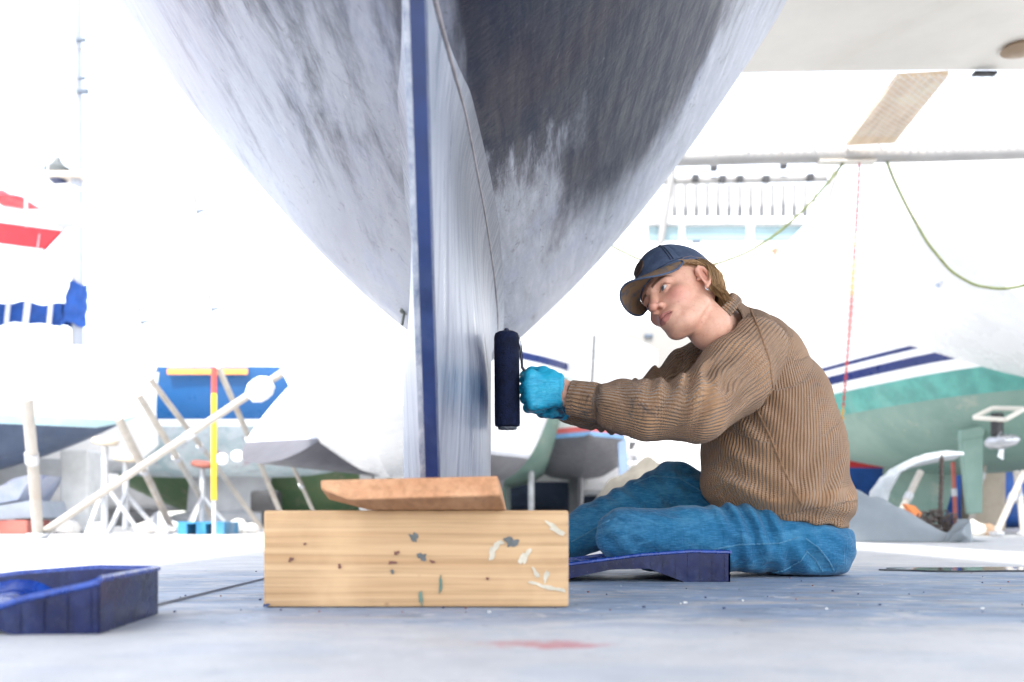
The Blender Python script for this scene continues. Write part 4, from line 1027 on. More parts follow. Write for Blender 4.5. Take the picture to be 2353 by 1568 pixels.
# ------------------------------------------------------------------ boats standing in the yard
def hull_curve(t, L, Bm, zk, zs, bow, stern_w, rake, fore, aft=.35):
    """one station, t 0 = stern .. 1 = bow: x, half beam, keel z, sheer z"""
    b = Bm/2*(stern_w+(1-stern_w)*math.sin(min(1, t/.55)*math.pi/2)) if t < .55 else Bm/2*max(.012, 1-((t-.55)/.45)**bow)
    k = zk+(zs-zk)*(fore*max(0, (t-.55)/.45)**2.6+aft*max(0, (.42-t)/.42)**1.7)
    return b, k, zs+.10*(t-.4)**2*L*.12
def boat(name, loc, rz, label, bands, L=9, Bm=2.9, zk=.7, zs=2.2, bow=2.0, stern_w=.7, rake=.6, fore=.55, deck=True, cat='sailboat', full=.62, srake=0.0, group=None, tilt=0.0, aft=.35):
    """hull lofted from stations, cut into painted bands by height; bands = [(part, z_top, material)] from the keel up"""
    root = empty(name, (loc[0], loc[1], 0), label, cat, group)
    c, s_ = math.cos(rz), math.sin(rz)
    def tr(x, y, z): return (loc[0]+c*x-s_*y, loc[1]+s_*x+c*y, z+tilt*x)
    ts = np.concatenate([np.linspace(0, .6, 18), np.linspace(.63, 1, 18)])
    def curve(t):
        b, k, zz_ = hull_curve(t, L, Bm, zk, zs, bow, stern_w, rake, fore, aft); P = []
        for a_ in np.linspace(0, math.pi/2, 26):
            P.append((b*math.sin(a_)**full if a_ > 0 else 0.0, k+(zz_-k)*(1-math.cos(a_))**.85))
        return P
    prev = None; lo = -9.
    for part, zt_, mat in bands:
        Gp = []
        for t in ts:
            P = curve(t); ys_ = [p[0] for p in P]; z_ = [p[1] for p in P]
            a_ = min(max(lo, z_[0]), z_[-1]); b_ = min(max(zt_, z_[0]), z_[-1])
            zz_ = np.linspace(a_, b_, 9); half = np.interp(zz_, z_, ys_)
            row = []
            for sg, seq in ((-1, range(8, -1, -1)), (1, range(0, 9))):
                for i in seq:
                    x = (t-.5)*L+rake*(zz_[i]-zs)*max(0, (t-.5)*2)+srake*(zz_[i]-zs)*max(0, (.35-t)/.35)
                    row.append(tr(x, sg*half[i], zz_[i]))
            Gp.append(row)
        m = MB()
        m.grid([r_[:9] for r_ in Gp]); m.grid([r_[9:] for r_ in Gp])
        m.add(Gp[0], [tuple(range(18))])
        m.build(part, mat, root, smooth=True); lo = zt_
    if deck:
        dx_ = lambda t: (t-.5)*L+rake*(curve(t)[-1][1]-.03-zs)*max(0, (t-.5)*2)+srake*(curve(t)[-1][1]-.03-zs)*max(0, (.35-t)/.35)
        Gd = [[tr(dx_(t), -curve(t)[-1][0]*.96, curve(t)[-1][1]-.03), tr(dx_(t), 0, curve(t)[-1][1]-.03), tr(dx_(t), curve(t)[-1][0]*.96, curve(t)[-1][1]-.03)] for t in ts]
        MB().grid(Gd).build('deck', WHITE(), root, smooth=True)
    root['_'] = 0; del root['_']
    return root, tr
def fin(root, tr, x0, x1, z0, z1, mat, name='keel', th=.10, sweep=.25, y=0.0):
    m = MB(); Gp = []
    for k in (0, 1):
        z = (z1, z0)[k]; dx = sweep*(z1-z)
        Gp.append([tr(x0+(x1-x0)*u-dx+(0.10*(x1-x0)*(1-2*u) if k else 0), y+sg*th*math.sin(math.pi*(.04+.92*u))**.7, z) for sg, us_ in ((1, np.linspace(0, 1, 9)), (-1, np.linspace(1, 0, 9))) for u in us_])
    m.grid(Gp, closed=True); m.f.append(tuple(range(18, 36))); return m.build(name, mat, root, smooth=True)
def pole(p0, p1, r, mat, label, name='timber_prop', cat='prop', group='props round the hauled out boats', foot=True, pad=False):
    o = empty(name, (p1[0], p1[1], 0), label, cat, group)
    MB().tube([p0, np.array(p0)*.5+np.array(p1)*.5+np.array([.004, 0, .006]), p1], r, 10).build('shaft', mat, o, smooth=True)
    d = nrm(np.array(p1)-np.array(p0))
    if foot: MB().lathe([(r*1.5, -.02), (r*2.1, .0), (r*2.1, .02)], (p1[0], p1[1], .021), (0, 0, 1), 12).build('foot', GALV(), o)
    MB().lathe([(r*1.25, 0), (r*1.25, .08)], np.array(p0)*.62+np.array(p1)*.38, d, 10).build('collar', GALV(), o, smooth=True)
    if pad: MB().lathe([(r*2.6, -.02), (r*2.6, .02), (r*1.5, .03)], p0, d, 14).build('pad', GALV(), o, smooth=True)
    return o
def jack(x, ytop, ybase, d, label, padm=None, hgt=None, sp_=.30):
    b = W(x, ybase, d); b[2] = 0; t = W(x, ytop, d)
    o = empty('jack_stand', b, label, 'boat stand', 'jack stands under the boats')
    m = MB(); m.tube([b+np.array([0, 0, .05]), t], .030, 10); m.build('post', GALV(), o, smooth=True)
    for k in range(3):
        q = k*2.094+.4; m = MB(); m.tube([b+np.array([0, 0, t[2]*.55]), b+np.array([math.cos(q)*sp_, math.sin(q)*sp_, .02])], .022, 8); m.build('leg', GALV(), o, smooth=True)
    m = MB(); m.tube([t-np.array([0, 0, .10]), t+np.array([0, 0, .0])], .018, 8); m.build('screw', plain('screw_steel', (.35, .33, .3), .4, metal=.7), o, smooth=True)
    MB().lathe([(.11, .0), (.12, .02), (.11, .045)], t, nrm(np.array([.15, -.2, 1])), 16).build('pad', padm or plain('plywood_pad', (.42, .36, .28), .7), o, smooth=True)
    return o
navyb = plain('slate_navy_antifouling', (.035, .055, .10), .6, .25, 3, dirt=(.08, .11, .16), dirt_amt=.5)
wht = WHITE()
# 1. white yacht with slate navy bottom, bow to the right, at the left edge
z_w = Z_(950, 9.2)
b1, t1 = boat('white_yacht', (X_(420, 9.2)-5.05, 9.9), 0, 'white yacht with slate navy bottom, bow pointing right at the left edge', [('bottom_paint', z_w-.08, navyb), ('waterline_stripe', z_w, plain('pale_teal_stripe', (.40, .58, .62), .4)), ('topsides', 9, wht)], L=9.2, Bm=2.8, zk=.35, zs=Z_(790, 9.2), rake=.3, fore=.60, bow=2.2)
fin(b1, t1, -1.2, .8, .06, .8, navyb)
m = MB()
for k in range(7): p = t1(-3.4+k*1.15, -1.28+.02*k*k*.3, Z_(790, 9.2)); m.tube([p, (p[0], p[1], p[2]+.55)], .012, 6)
m.tube([t1(-3.4+k*.5, -1.27+.012*(k*.43)**2*.3, Z_(790, 9.2)+.55) for k in range(15)], .008, 6); m.build('guard_rail', GALV(), b1)
# 2. sloop behind it: mast, boom with blue sail cover
DM = 13.0
b2, t2 = boat('white_sloop', (X_(90, DM)-2.2, DM), 0, 'white sloop behind the left yacht with blue sail cover on its boom', [('bottom_paint', .9, plain('pale_grey_bottom', (.40, .42, .45), .6)), ('topsides', 9, wht)], L=10, Bm=3.0, zk=.45, zs=1.95)
fin(b2, t2, -1.0, .9, .05, .75, plain('pale_grey_bottom', (.40, .42, .45), .6))
mx = X_(176, DM); alum = plain('mast_alloy', (.30, .32, .36), .5, .08, 3)
m = MB(); m.tube([(mx+.02, DM, 1.8), (mx, DM, 5), (mx-.06, DM, 10.5)], .075, 14); ms = m.build('mast', alum, b2, smooth=True)
m = MB(); m.tube([(mx-.07, DM, Z_(112, DM)), W(112, 58, DM)+np.array([0, .9, 0])], .018, 6); m.tube([(mx+.05, DM, Z_(112, DM)), W(245, 170, DM)+np.array([0, -.4, 0])], .016, 6); m.build('spreader', plain('olive_spreader', (.30, .29, .22), .5), b2)
for px, py, s_ in ((186, 92, .05), (190, 210, .06), (188, 180, .04)):
    c = W(px, py, DM-.1); MB().box(c-s_*np.array([1.2, .5, .5]), c+s_*np.array([1.2, .5, .5]), bev=.012).build('mast_fitting', plain('dark_fitting', (.07, .09, .12), .5), b2)
blue = plain('royal_blue_canvas', (.012, .070, .30), .8, .25, 4, bump=.004)
m = MB(); Gc = []
for k in range(22):
    u = k/21; p = np.array(W(150-u*190, 722+3*math.sin(u*9), DM)); r_ = .13+.015*math.sin(u*17)
    Gc.append([(p[0], DM+math.cos(q)*r_*.8, p[2]+math.sin(q)*r_*(1.1 if math.sin(q) > 0 else 1.0)) for q in np.linspace(0, 2*math.pi, 15)[:-1]])
m.grid(Gc, closed=True); Gc = []
for k in range(14):
    u = k/13; p = np.array(W(172, 655+u*95, DM)); w0, w1 = (X_(163-24*u, DM), X_(197-2*u, DM)); cx_ = (w0+w1)/2; hw_ = (w1-w0)/2
    Gc.append([(cx_+math.cos(q)*hw_+.02*math.sin(7*q+u*9), DM+math.sin(q)*.16, p[2]+.03*math.sin(3*q)) for q in np.linspace(0, 2*math.pi, 17)[:-1]])
m.grid(Gc, closed=True); m.build('sail_cover', blue, b2, smooth=True)
for x_ in (20, 62, 118): MB().tube([W(x_, 690, DM-.17), W(x_-6, 748, DM-.17)], .03, 8).build('cover_tie', plain('pale_webbing', (.62, .64, .7), .8), b2)
m = MB(); m.tube([(mx, DM, 9.8), W(-120, 700, DM)], .008, 5); m.tube([(mx, DM, 9.6), W(430, 770, DM+.2)], .008, 5); m.tube([(mx, DM, 7.6), W(60, 770, DM-1.2)], .008, 5); m.build('rigging', GALV(), b2)
# radar scanner bracket on the mast
m = MB(); c = W(150, 408, DM); m.box(c-np.array([.22, .16, .035]), c+np.array([.28, .16, .035]), bev=.02); m.build('radar_bracket', plain('cream_bracket', (.55, .48, .40), .5), b2)
m = MB(); c = W(132, 385, DM); m.lathe([(.0, -.1), (.16, -.09), (.17, -.02), (.10, .02), (.05, .08), (.03, .13)], c, (0, 0, 1), 18); m.build('radar_dome', plain('dark_olive_dome', (.09, .10, .10), .4), b2, smooth=True)
m = MB(); c = W(134, 412, DM); m.lathe([(.02, -.09), (.10, -.05), (.12, 0), (.06, .03)], c, (.3, 0, 1), 16); m.build('horn', plain('navy_horn', (.03, .04, .09), .4), b2, smooth=True)
# 3. tall boat with the red band, only its bow in view
D3 = 11.6
red = plain('red_band', (.55, .030, .045), .45, .12, 3)
zr = Z_(448, D3)
b3, t3 = boat('red_banded_yacht', (X_(205, D3)-6.0, D3+.6), 0, 'tall white yacht with a broad red band, bow at the upper left', [('bottom_paint', 1.35, navyb), ('topsides', Z_(542, D3), wht), ('red_band', Z_(497, D3), red), ('upper_topsides', 20, wht)], L=11.2, Bm=3.2, zk=.55, zs=zr-.06, rake=.95, fore=.55)
fin(b3, t3, -1.5, .8, .05, .9, navyb)
m = MB(); a_ = W(95, 470, D3); m.prism([W(112, 468, D3), W(190, 470, D3), W(192, 505, D3), W(182, 516, D3), W(130, 522, D3)], (0, -.12, 0), (0, .12, 0)); m.build('bow_roller', plain('grey_bow_roller', (.42, .43, .45), .45, .2, 5), b3, bev=.02)
m = MB(); m.prism([W(-15, 462, D3), W(-15, 452, D3), W(28, 448, D3), W(45, 458, D3), W(70, 464, D3)], (0, -.2, 0), (0, .3, 0)); m.build('red_hatch', red, b3, bev=.02)
m = MB(); m.tube([W(60, 520, D3-.35), W(60, 200, D3-.2)], .02, 6); m.tube([W(190, 475, D3), W(200, 440, D3), W(150, 425, D3), W(70, 432, D3)], .016, 6); m.build('bow_rail', GALV(), b3)
# faint masts far off
for px, top, r_, tilt_, lb in ((378, 60, .07, 22, 'thin bare mast in the haze left of the hull edge'), (540, 330, .05, 16, 'slim pale mast rising behind the blue hull'), (652, 470, .04, 10, 'faint thin mast nearest the keel')):
    o = empty('bare_mast', (X_(px, 22), 22, 0), lb, 'mast', 'bare masts beyond the boats')
    MB().tube([(X_(px-tilt_, 22), 22, 0), (X_(px-4, 22), 22, 5), (X_(px+tilt_, 22), 22, Z_(top-160, 22))], r_, 10).build('spar', plain('far_mast', (.62, .62, .65), .5), o, smooth=True)
    MB().tube([(X_(px-tilt_, 22)+.6, 22.1, 1.5), (X_(px+tilt_*.6, 22), 22, Z_(top-100, 22))], .012, 5).build('stay', GALV(), o)
# 4. blue hull with the yellow stripe
D4 = 12.5
bl_t = plain('deep_blue_topsides', (.012, .085, .24), .35, .12, 2)
mot = mat_mottle('mottled_old_bottom', (.42, .47, .50, 1), (.24, .33, .36, 1), (.26, .12, .18, 1), 3.2)
b4, t4 = boat('blue_yacht', (X_(470, D4), D4+1.2), 0, 'deep blue yacht with orange stripe and mottled pale bottom behind the props', [('bottom_paint', Z_(978, D4), mot), ('boot_stripe', Z_(963, D4), wht), ('topsides', Z_(846, D4), bl_t), ('bulwark', 9, wht)], L=8.5, Bm=2.7, zk=.72, zs=Z_(800, D4), fore=.75, stern_w=.75)
m = MB(); m.box((X_(395, D4), D4-.185, Z_(866, D4)), (X_(578, D4), D4-.165, Z_(852, D4)), bev=.01); m.build('orange_stripe', plain('orange_stripe', (.75, .28, .06), .5), b4)
grk = plain('grey_fin', (.30, .31, .33), .6, .15, 3)
fin(b4, t4, -.55, .65, .22, .95, grk); m = MB(); Gk = []
for u in np.linspace(0, 1, 15):
    r_ = .14*math.sin(math.pi*min(1, u*1.02+.0))**.6+.005; Gk.append([t4(-.9+1.9*u, math.cos(q)*r_, .17+math.sin(q)*r_*.9) for q in np.linspace(0, 6.283, 13)[:-1]])
m.grid(Gk, closed=True); m.build('keel_bulb', grk, b4, smooth=True)
fin(b4, t4, -3.7, -3.1, .30, 1.1, mot, 'rudder', .05)
for px, py in ((325, 742), (487, 712), (453, 487), (632, 790)):
    c = W(px, py, D4+.2); m = MB(); m.tube([c+np.array([-.03, 0, .20]), c+np.array([-.02, 0, .06]), c, c+np.array([.10, 0, .03])], [.018, .012, .03, .014], 7); m.build('winch_handle', plain('dark_fitting', (.07, .09, .12), .5), b4, smooth=True)
    MB().tube([c+np.array([0, .02, 0]), (c[0], c[1]+.02, Z_(800, D4))], .02, 6).build('stanchion', wht, b4, smooth=True)
# 5. white yacht, stern towards the left, dark grey bottom
D5 = 9.6
dg = plain('dark_grey_bottom', (.085, .085, .10), .55, .15, 3)
b5, t5 = boat('white_day_boat', (X_(690, D5)+.85+.70, D5+1.55), math.radians(60), 'white day boat with raked stern and dark grey bottom behind the keel', [('bottom_paint', Z_(1031, D5), dg), ('boot_stripe', Z_(1022, D5), plain('grey_boot_stripe', (.45, .47, .52), .4)), ('topsides', 9, wht)], L=3.4, Bm=1.7, zk=.55, zs=Z_(800, D5), srake=1.3, stern_w=.8, fore=.3, aft=.05)
for px, py in ((545, 1048), (510, 1055)):
    c = W(px, py, D5+.02); MB().lathe([(.06, -.02), (.055, .02), (.03, .03)], c, (0, -1, 0), 14).build('outlet', wht, b5, smooth=True)
fin(b5, t5, -.3, .8, .05, .7, dg)
# 6. small white motorboat in front of its bow, seen from astern
b6, t6 = boat('white_motorboat', (X_(860, 8.0), 9.6), math.pi/2, 'small white motorboat seen from astern just left of the keel', [('hull_side', 9, wht)], L=4.2, Bm=1.5, zk=Z_(1088, 8.0), zs=1.75, stern_w=.95, full=.42, fore=.5, cat='motorboat')
for x_ in (-.35, .35):
    for y_ in (.4, 1.5): p = t6(y_, x_, 0); MB().box((p[0]-.06, p[1]-.1, .001), (p[0]+.06, p[1]+.1, Z_(1070, 8.0)+.1)).build('support_block', plain('pale_support', (.66, .66, .65), .7), b6)
# 7. green boat low behind
D7 = 14.5
gr = mat_mottle('weathered_green', (.14, .25, .13, 1), (.22, .30, .16, 1), (.34, .34, .24, 1), 2.0, .7); gr2 = plain('sea_green_band', (.10, .30, .19), .6)
b7, t7 = boat('green_boat', (X_(640, D7), D7+1.0), 0, 'weathered green long-keeled boat low behind the white day boat', [('keel_band', .20, gr2), ('bottom_paint', .95, gr), ('topsides', 9, wht)], L=5.2, Bm=2.4, zk=.01, zs=1.9, full=.9, fore=.5, stern_w=.6)
c = W(612, 1150, 12.2); o = empty('outboard_engine', (c[0], c[1], 0), 'black outboard engine cowl standing below the grey bottom', 'outboard engine')
MB().box(c-np.array([.17, .14, .15]), c+np.array([.17, .14, .12]), bev=.05).build('cowl', BLACK(), o, smooth=True); MB().box((c[0]-.05, c[1]-.06, .001), (c[0]+.05, c[1]+.06, c[2]-.13), bev=.01).build('leg', BLACK(), o)
# 8. props, stands and odds and ends at the left
pm_ = POLE()
PR = [((551, 1575), (878, 2128), 7.6, .030, 'pale prop crossing the left part of the blue hull'), ((597, 1512), (1050, 2086), 8.2, .027, 'slanting prop ending behind the pine timber'), ((470, 1667), (689, 2128), 7.4, .036, 'rust stained prop leaning against the white bow'), ((872, 1466), (1150, 2034), 8.4, .028, 'slanting prop rising through the white day boat stern'), ((1140, 1800), (1285, 2026), 8.8, .020, 'short rusty prop with round head left of the plank')]
for (x0, y0), (x1, y1), d, r_, lb in PR:
    k = 2353/4096; p1 = np.array(W(x1*k, y1*k, d)); dd = GZ(max(y1*k, 1222)); p1 = np.array(W(x1*k, y1*k, min(dd, 11.5))); p1[2] = .03; p0 = W(x0*k, y0*k, d+.6)
    pole(p0, p1, r_, pm_, lb, pad=(x0 == 1140))
k = 2353/4096
pole(W(1150*k, 1478*k, 7.6), np.array([*W(161*k, 2127*k, 7.6)[:2], .03]), .030, POLE(), 'long low prop running down left past a round white fender')
c = W(598, 895, 7.55); o = MB().lathe([(.0, -.11), (.05, -.10), (.085, -.05), (.09, 0), (.085, .05), (.05, .10), (.0, .11)], c, (.8, 0, .55), 20).build('fender', plain('white_fender', (.75, .75, .76), .35), None, smooth=True); tag(o, 'round white fender hanging on the long prop', 'fender')
pole(W(62, 915, 6.9), np.array([*W(88, 1238, GZ(1238))[:2], .02]), .040, POLE(), 'short upright pole at far left standing in a round foot', 'upright_pole', 'pole')
jack(241, 1020, 1225, 9.0, 'grey jack stand with round pad under the mottled hull')
jack(289, 1058, 1225, 9.4, 'bare grey jack stand right of the padded one')
jack(465, 1072, 1215, 10.4, 'jack stand with brown pad under the white day boat', plain('brown_pad', (.22, .07, .05), .7))
o = empty('striped_pole', (X_(492, 9.0), 9.0, 0), 'yellow and red striped pole standing upright before the blue hull', 'pole')
for i_, (ya, yb_, c) in enumerate(((845, 905, (.45, .06, .05)), (905, 1150, (.80, .55, .02)))): MB().tube([W(492, ya, 9.0), W(492, yb_, 9.0)], .026, 8).build('band', plain('pole_band%d' % i_, c, .5), o, smooth=True)
MB().tube([W(492, 1150, 9.0), (X_(492, 9.0), 9.0, .01)], .02, 8).build('shaft', GALV(), o, smooth=True)
# pallet
pd = 9.6; o = empty('pallet', (X_(460, pd), pd, 0), 'blue painted pallet lying behind the props', 'pallet')
pb = plain('blue_pallet_paint', (.03, .20, .38), .7, .25, 6, dirt=(.35, .3, .25), dirt_amt=.5)
for i_ in range(6): MB().box((X_(408, pd), pd+.14*i_, .105), (X_(515, pd), pd+.14*i_+.10, .125)).build('slat', pb, o)
for i_ in range(3):
    x = X_(408, pd)+i_*(X_(515, pd)-X_(408, pd)-.09)/2
    MB().box((x, pd, .002), (x+.09, pd+.8, .1045)).build('bearer', pb, o)
# rubble, chocks and boxes on the ground at the left
r = random.Random(8)
def rock(x, y, s, mat, nm, lb, cat, grp):
    bm = bmesh.new(); bmesh.ops.create_icosphere(bm, subdivisions=2, radius=1)
    for q in bm.verts: q.co = Vector((q.co.x*s*r.uniform(.8, 1.3), q.co.y*s*r.uniform(.8, 1.1), max(-.7, q.co.z)*s*r.uniform(.6, .9)))
    me = bpy.data.meshes.new(nm); bm.to_mesh(me); bm.free(); me.materials.append(mat); o = link(nm, me); o.location = (x, y, s*.5); return tag(o, lb, cat, grp)
cpl = plain('pale_concrete_block', (.62, .60, .57), .8, .15, 7)
for px, s_, lb in ((150, .13, 'pale rubble sack beside the upright pole'), (225, .10, 'pale rubble lump left of the padded jack stand'), (335, .10, 'pale rubble lump between the jack stands and rusty prop'), (385, .07, 'small pale rubble lump behind the rusty prop'), (545, .12, 'pale rubble lump right of the blue pallet'), (575, .09, 'pale rubble lump by the pine timber')):
    rock(X_(px, 10.2), 10.2, s_, cpl, 'rubble', lb, 'rubble', 'pale rubble along the far slab edge')
o = MB().box((X_(-10, 9.8), 9.8, .001), (X_(62, 9.8), 10.3, .14), bev=.01).build('red_chock', plain('red_brick_chock', (.32, .10, .08), .8)); tag(o, 'red brick coloured chock at the left edge of the yard', 'chock')
o = empty('boat_trailer', (X_(40, 10.3), 10.5, 0), 'pale boat trailer bed with striped cover at far left', 'trailer')
MB().prism([W(-20, 1195, 10.0), W(85, 1190, 10.0), W(70, 1150, 10.0), W(-20, 1165, 10.0)], (0, 0, 0), (0, .8, 0)).build('bed', plain('trailer_grey', (.40, .44, .50), .5), o)
MB().prism([W(-20, 1160, 10.1), W(40, 1150, 10.1), W(75, 1090, 10.1), W(30, 1100, 10.1), W(-20, 1130, 10.1)], (0, 0, 0), (0, .7, 0)).build('cover', mat_mottle('striped_cover', (.55, .57, .66, 1), (.40, .46, .62, 1), (.07, .10, .35, 1), 5.), o)
for x_ in (-10, 60):
    m = MB(); c = W(x_, 1212, 10.3); c[2] = .105; m.lathe([(.05, -.05), (.105, -.045), (.105, .045), (.05, .05)], c, (0, 1, 0), 18); m.build('wheel', BLACK(), o, smooth=True)
o = MB().box((X_(1, 9.9)+.2, 10.75, .001), (X_(120, 9.9), 11.2, .9), bev=.03).build('water_tank', plain('white_tank', (.68, .68, .66), .5)); tag(o, 'plain white plastic tank behind the trailer at far left', 'tank')

# ------------------------------------------------------------------ right side: catamaran overhead
cream = plain('cream_underside', (.70, .66, .59), .4, .07, 1.2, dirt=(.50, .44, .36), dirt_amt=.3)
cz = 2.90
def dz(py, z): return (z-CH)*FPX/(HY-py)                    # distance at which height z is seen at row py
de = dz(170, cz)
catm = empty('catamaran', (6.2, 6.0, 0), 'white catamaran overhead at right with cream underside, net and crossbeam', 'catamaran')
Gu = []
for y in np.linspace(1.0, de, 26):
    row = []
    for x in np.linspace(0, 1, 22):
        X = 1.72+(4.9-1.72)*x; edge_ = min(1, max(0, (de-y)/.35)); X = X-(.60*min(1, max(0, (y-4.4)/1.2)) if x < .02 else .60*(1-x)*min(1, max(0, (y-4.4)/1.2)))
        row.append((X, y, cz+.10*(1-edge_)**2*0+.06*math.sin(x*math.pi)*.4-.0))
    Gu.append(row)
m = MB(); m.grid(Gu); m.grid([[(p[0], p[1], p[2]+.55) for p in r_] for r_ in Gu])
m.grid([Gu[-1], [(p[0], p[1]+.05, p[2]+.10) for p in Gu[-1]], [(p[0], p[1]+.07, p[2]+.55) for p in Gu[-1]]]); m.grid([[r_[0] for r_ in Gu], [(r_[0][0]-.02, r_[0][1], r_[0][2]+.55) for r_ in Gu]])
m.grid([Gu[0], [(p[0], p[1], p[2]+.55) for p in Gu[0]]])
m.build('bridge_deck', cream, catm, smooth=True)
c = W(2345, 117, dz(117, cz)); m = MB(); m.lathe([(.02, .03), (.09, .02), (.11, -.004), (.06, -.016), (.0, -.018)], (c[0], c[1], cz+.005), (0, 0, 1), 22); m.build('drain_fitting', plain('rusty_drain', (.32, .22, .14), .4, metal=.4), catm, smooth=True)
c = W(2258, 171, de); m = MB(); m.box((c[0]-.07, de-.05, cz-.02), (c[0]+.07, de+.0, cz-.001), bev=.006); m.build('vent', BLACK(), catm)
db = dz(352, cz+.05); beam_m = plain('beam_alloy', (.36, .35, .34), .5, .1, 3, metal=.1, dirt=(.45, .33, .2), dirt_amt=.3)
zb_ = cz+.05
m = MB(); m.tube([(1.2, db+.10, zb_-.0), (2.0, db+.03, zb_-.002), (3.2, db, zb_), (5.4, db-.15, zb_+.012)], .066, 20); beam = m.build('crossbeam', beam_m, catm, smooth=True)
m = MB()
for i_ in range(16):
    x = 1.3+i_*.25; m.tube([(x, db-.02, zb_+.064), (x, db-.09, zb_+.05)], .006, 5)
m.build('net_lacing', plain('lacing_cord', (.50, .42, .33), .8), beam)
m = MB(); m.box((X_(1880, db), db-.05, zb_-.078), (X_(2010, db), db+.05, zb_-.066), bev=.004); m.build('beam_plate', cream, beam)
Gn = [[(1.15+u*4.4, de+.05+(db-de-.10)*w, cz+.02+(zb_-cz+.03)*w-.03*math.sin(math.pi*w)*math.sin(math.pi*u)) for u in np.linspace(0, 1, 24)] for w in np.linspace(0, 1, 10)]
MB().grid(Gn).build('trampoline_net', mat_net(), catm, smooth=True)
# its right-hand hull, bow towards the camera side, bottom rounded
hx = 5.05; Gh = []
for y in np.linspace(7.85, 14.5, 30):
    u = (y-7.85)/6.65; w_ = 1.75*math.sin(min(1, (u+.03)/.10)*math.pi/2)**.6*(1 if u < .6 else 1-.5*((u-.6)/.4)**2); kz = 1.40+.5*max(0, 1-u/.05)**2; row = []
    for a_ in np.linspace(-1, 1, 41):
        q_ = abs(a_)**1.5; z = kz+(3.4-kz)*q_; x = w_*math.copysign(min(1.04, max(1e-4, ((z-kz)/1.17))**.62 if z-kz < 1.17 else 1+.04*min(1, (z-kz-1.17)/.8)), a_); row.append((hx+x, y, z))
    Gh.append(row)
m = MB(); m.grid(Gh); m.add(Gh[0], [tuple(range(41))]); m.add(Gh[-1], [tuple(range(41))]); m.build('starboard_hull', wht, catm, smooth=True)
for y in (8.9, 12.4): MB().box((hx+.7, y, .001), (hx+1.1, y+.35, 1.70), bev=.01).build('support_block', plain('support_timber', (.40, .33, .26), .8), catm)
# faint lettering on that hull
tc = bpy.data.curves.new('letters', 'FONT'); tc.body = 'QI'; tc.size = .17; tc.extrude = .002
tob = bpy.data.objects.new('letters', tc); COL.objects.link(tob); bpy.context.view_layer.update()
me = bpy.data.meshes.new_from_object(tob.evaluated_get(bpy.context.evaluated_depsgraph_get())); bpy.data.objects.remove(tob)
me.materials.append(plain('pale_blue_letter', (.22, .32, .48), .4)); lt = link('hull_letters', me, catm, keep=False)
ly = 8.6; lzv = Z_(655, ly); sx = 1.75*((lzv-1.40)/1.17)**.62
p0 = Vector((hx-sx-.014, ly+.10, lzv)); lt.matrix_parent_inverse = Matrix.Identity(4)
lt.matrix_basis = Matrix.Translation(p0-Vector(catm.location)) @ Matrix.Rotation(math.radians(-90), 4, 'Z') @ Matrix.Rotation(math.radians(90), 4, 'X')
# weathered plank lying on the net
pz_ = cz+.075; A, B_ = W(2000, 332, dz(332, pz_)), W(2120, 178, dz(178, pz_)); wv = np.array([.15, -.02, 0])
o = MB().prism([A-wv*1.15, A+wv*1.15, B_+wv*1.05, B_-wv*1.05], (0, 0, 0), (0, 0, .035)).build('scaffold_board', mat_wood('weathered_board', (.60, .44, .29, 1), (.72, .58, .43, 1), 'Y', 20)); tag(o, 'tan wooden board lying on the catamaran net', 'board')
# ropes and chain hanging from the beam
grn = plain('green_rope', (.14, .17, .06), .85, .3, 40, dirt=(.30, .2, .15), dirt_amt=.5)
def rope(pts, r_, lb):
    P = poly3(pts, 70); m = MB(); m.tube(P, r_, 8); 
    h1 = MB()
    o = empty('rope', pts[0], lb, 'rope', 'ropes hanging from the crossbeam'); m.build('core', grn, o, smooth=True)
    for s_ in (0, 1):
        Q = []
        for i_, p in enumerate(P):
            a_ = i_*1.1+s_*math.pi; Q.append(np.array(p)+np.array([math.cos(a_)*r_*.45, 0, math.sin(a_)*r_*.45]))
        h1.tube(Q, r_*.62, 6)
    h1.build('strand', grn, o, smooth=True); return o
def poly3(pts, n):
    P = np.array(pts, float); s = np.concatenate([[0], np.cumsum(np.linalg.norm(np.diff(P, axis=0), axis=1))]); q = np.linspace(0, s[-1], n)
    L = np.stack([np.interp(q, s, P[:, k]) for k in range(3)], 1)
    for _ in range(6): L[1:-1] = .25*L[:-2]+.5*L[1:-1]+.25*L[2:]
    return L
dr = db-.0
rope([W(1940, 372, dr), W(1915, 405, dr), W(1860, 470, dr), W(1790, 535, dr), W(1720, 580, dr), W(1640, 610, dr), W(1560, 618, dr), W(1480, 602, dr), W(1415, 572, dr), W(1340, 520, dr)], .010, 'green rope sagging from the crossbeam behind the cap')
rope([W(2038, 372, dr), W(2052, 410, dr), W(2085, 478, dr), W(2130, 558, dr), W(2185, 625, dr), W(2240, 657, dr), W(2300, 665, dr), W(2353, 658, dr), W(2420, 620, dr)], .011, 'green rope hanging in a loop at the right edge')
o = empty('warning_chain', W(1975, 376, dr), 'red and yellow plastic chain hanging from the crossbeam', 'chain')
P = poly3([W(1975, 374, dr), W(1970, 480, dr), W(1962, 600, dr), W(1955, 720, dr), W(1944, 860, dr), W(1934, 975, dr)], 76); redc, yelc = MB(), MB()
for i_ in range(len(P)-1):
    a_, b_ = P[i_], P[i_+1]; d = nrm(b_-a_); l = np.linalg.norm(b_-a_)*.68; s_ = np.array([1, 0, 0]) if i_ % 2 else np.array([.25, .97, 0]); c = (a_+b_)/2
    tgt = yelc if (28 <= i_ < 38 or i_ >= 70 or 20 <= i_ < 24) else redc
    tgt.tube([c+d*l*math.cos(t)+s_*l*.52*math.sin(t) for t in np.linspace(0, 6.283, 11)[:-1]], .0042, 5, closed=True)
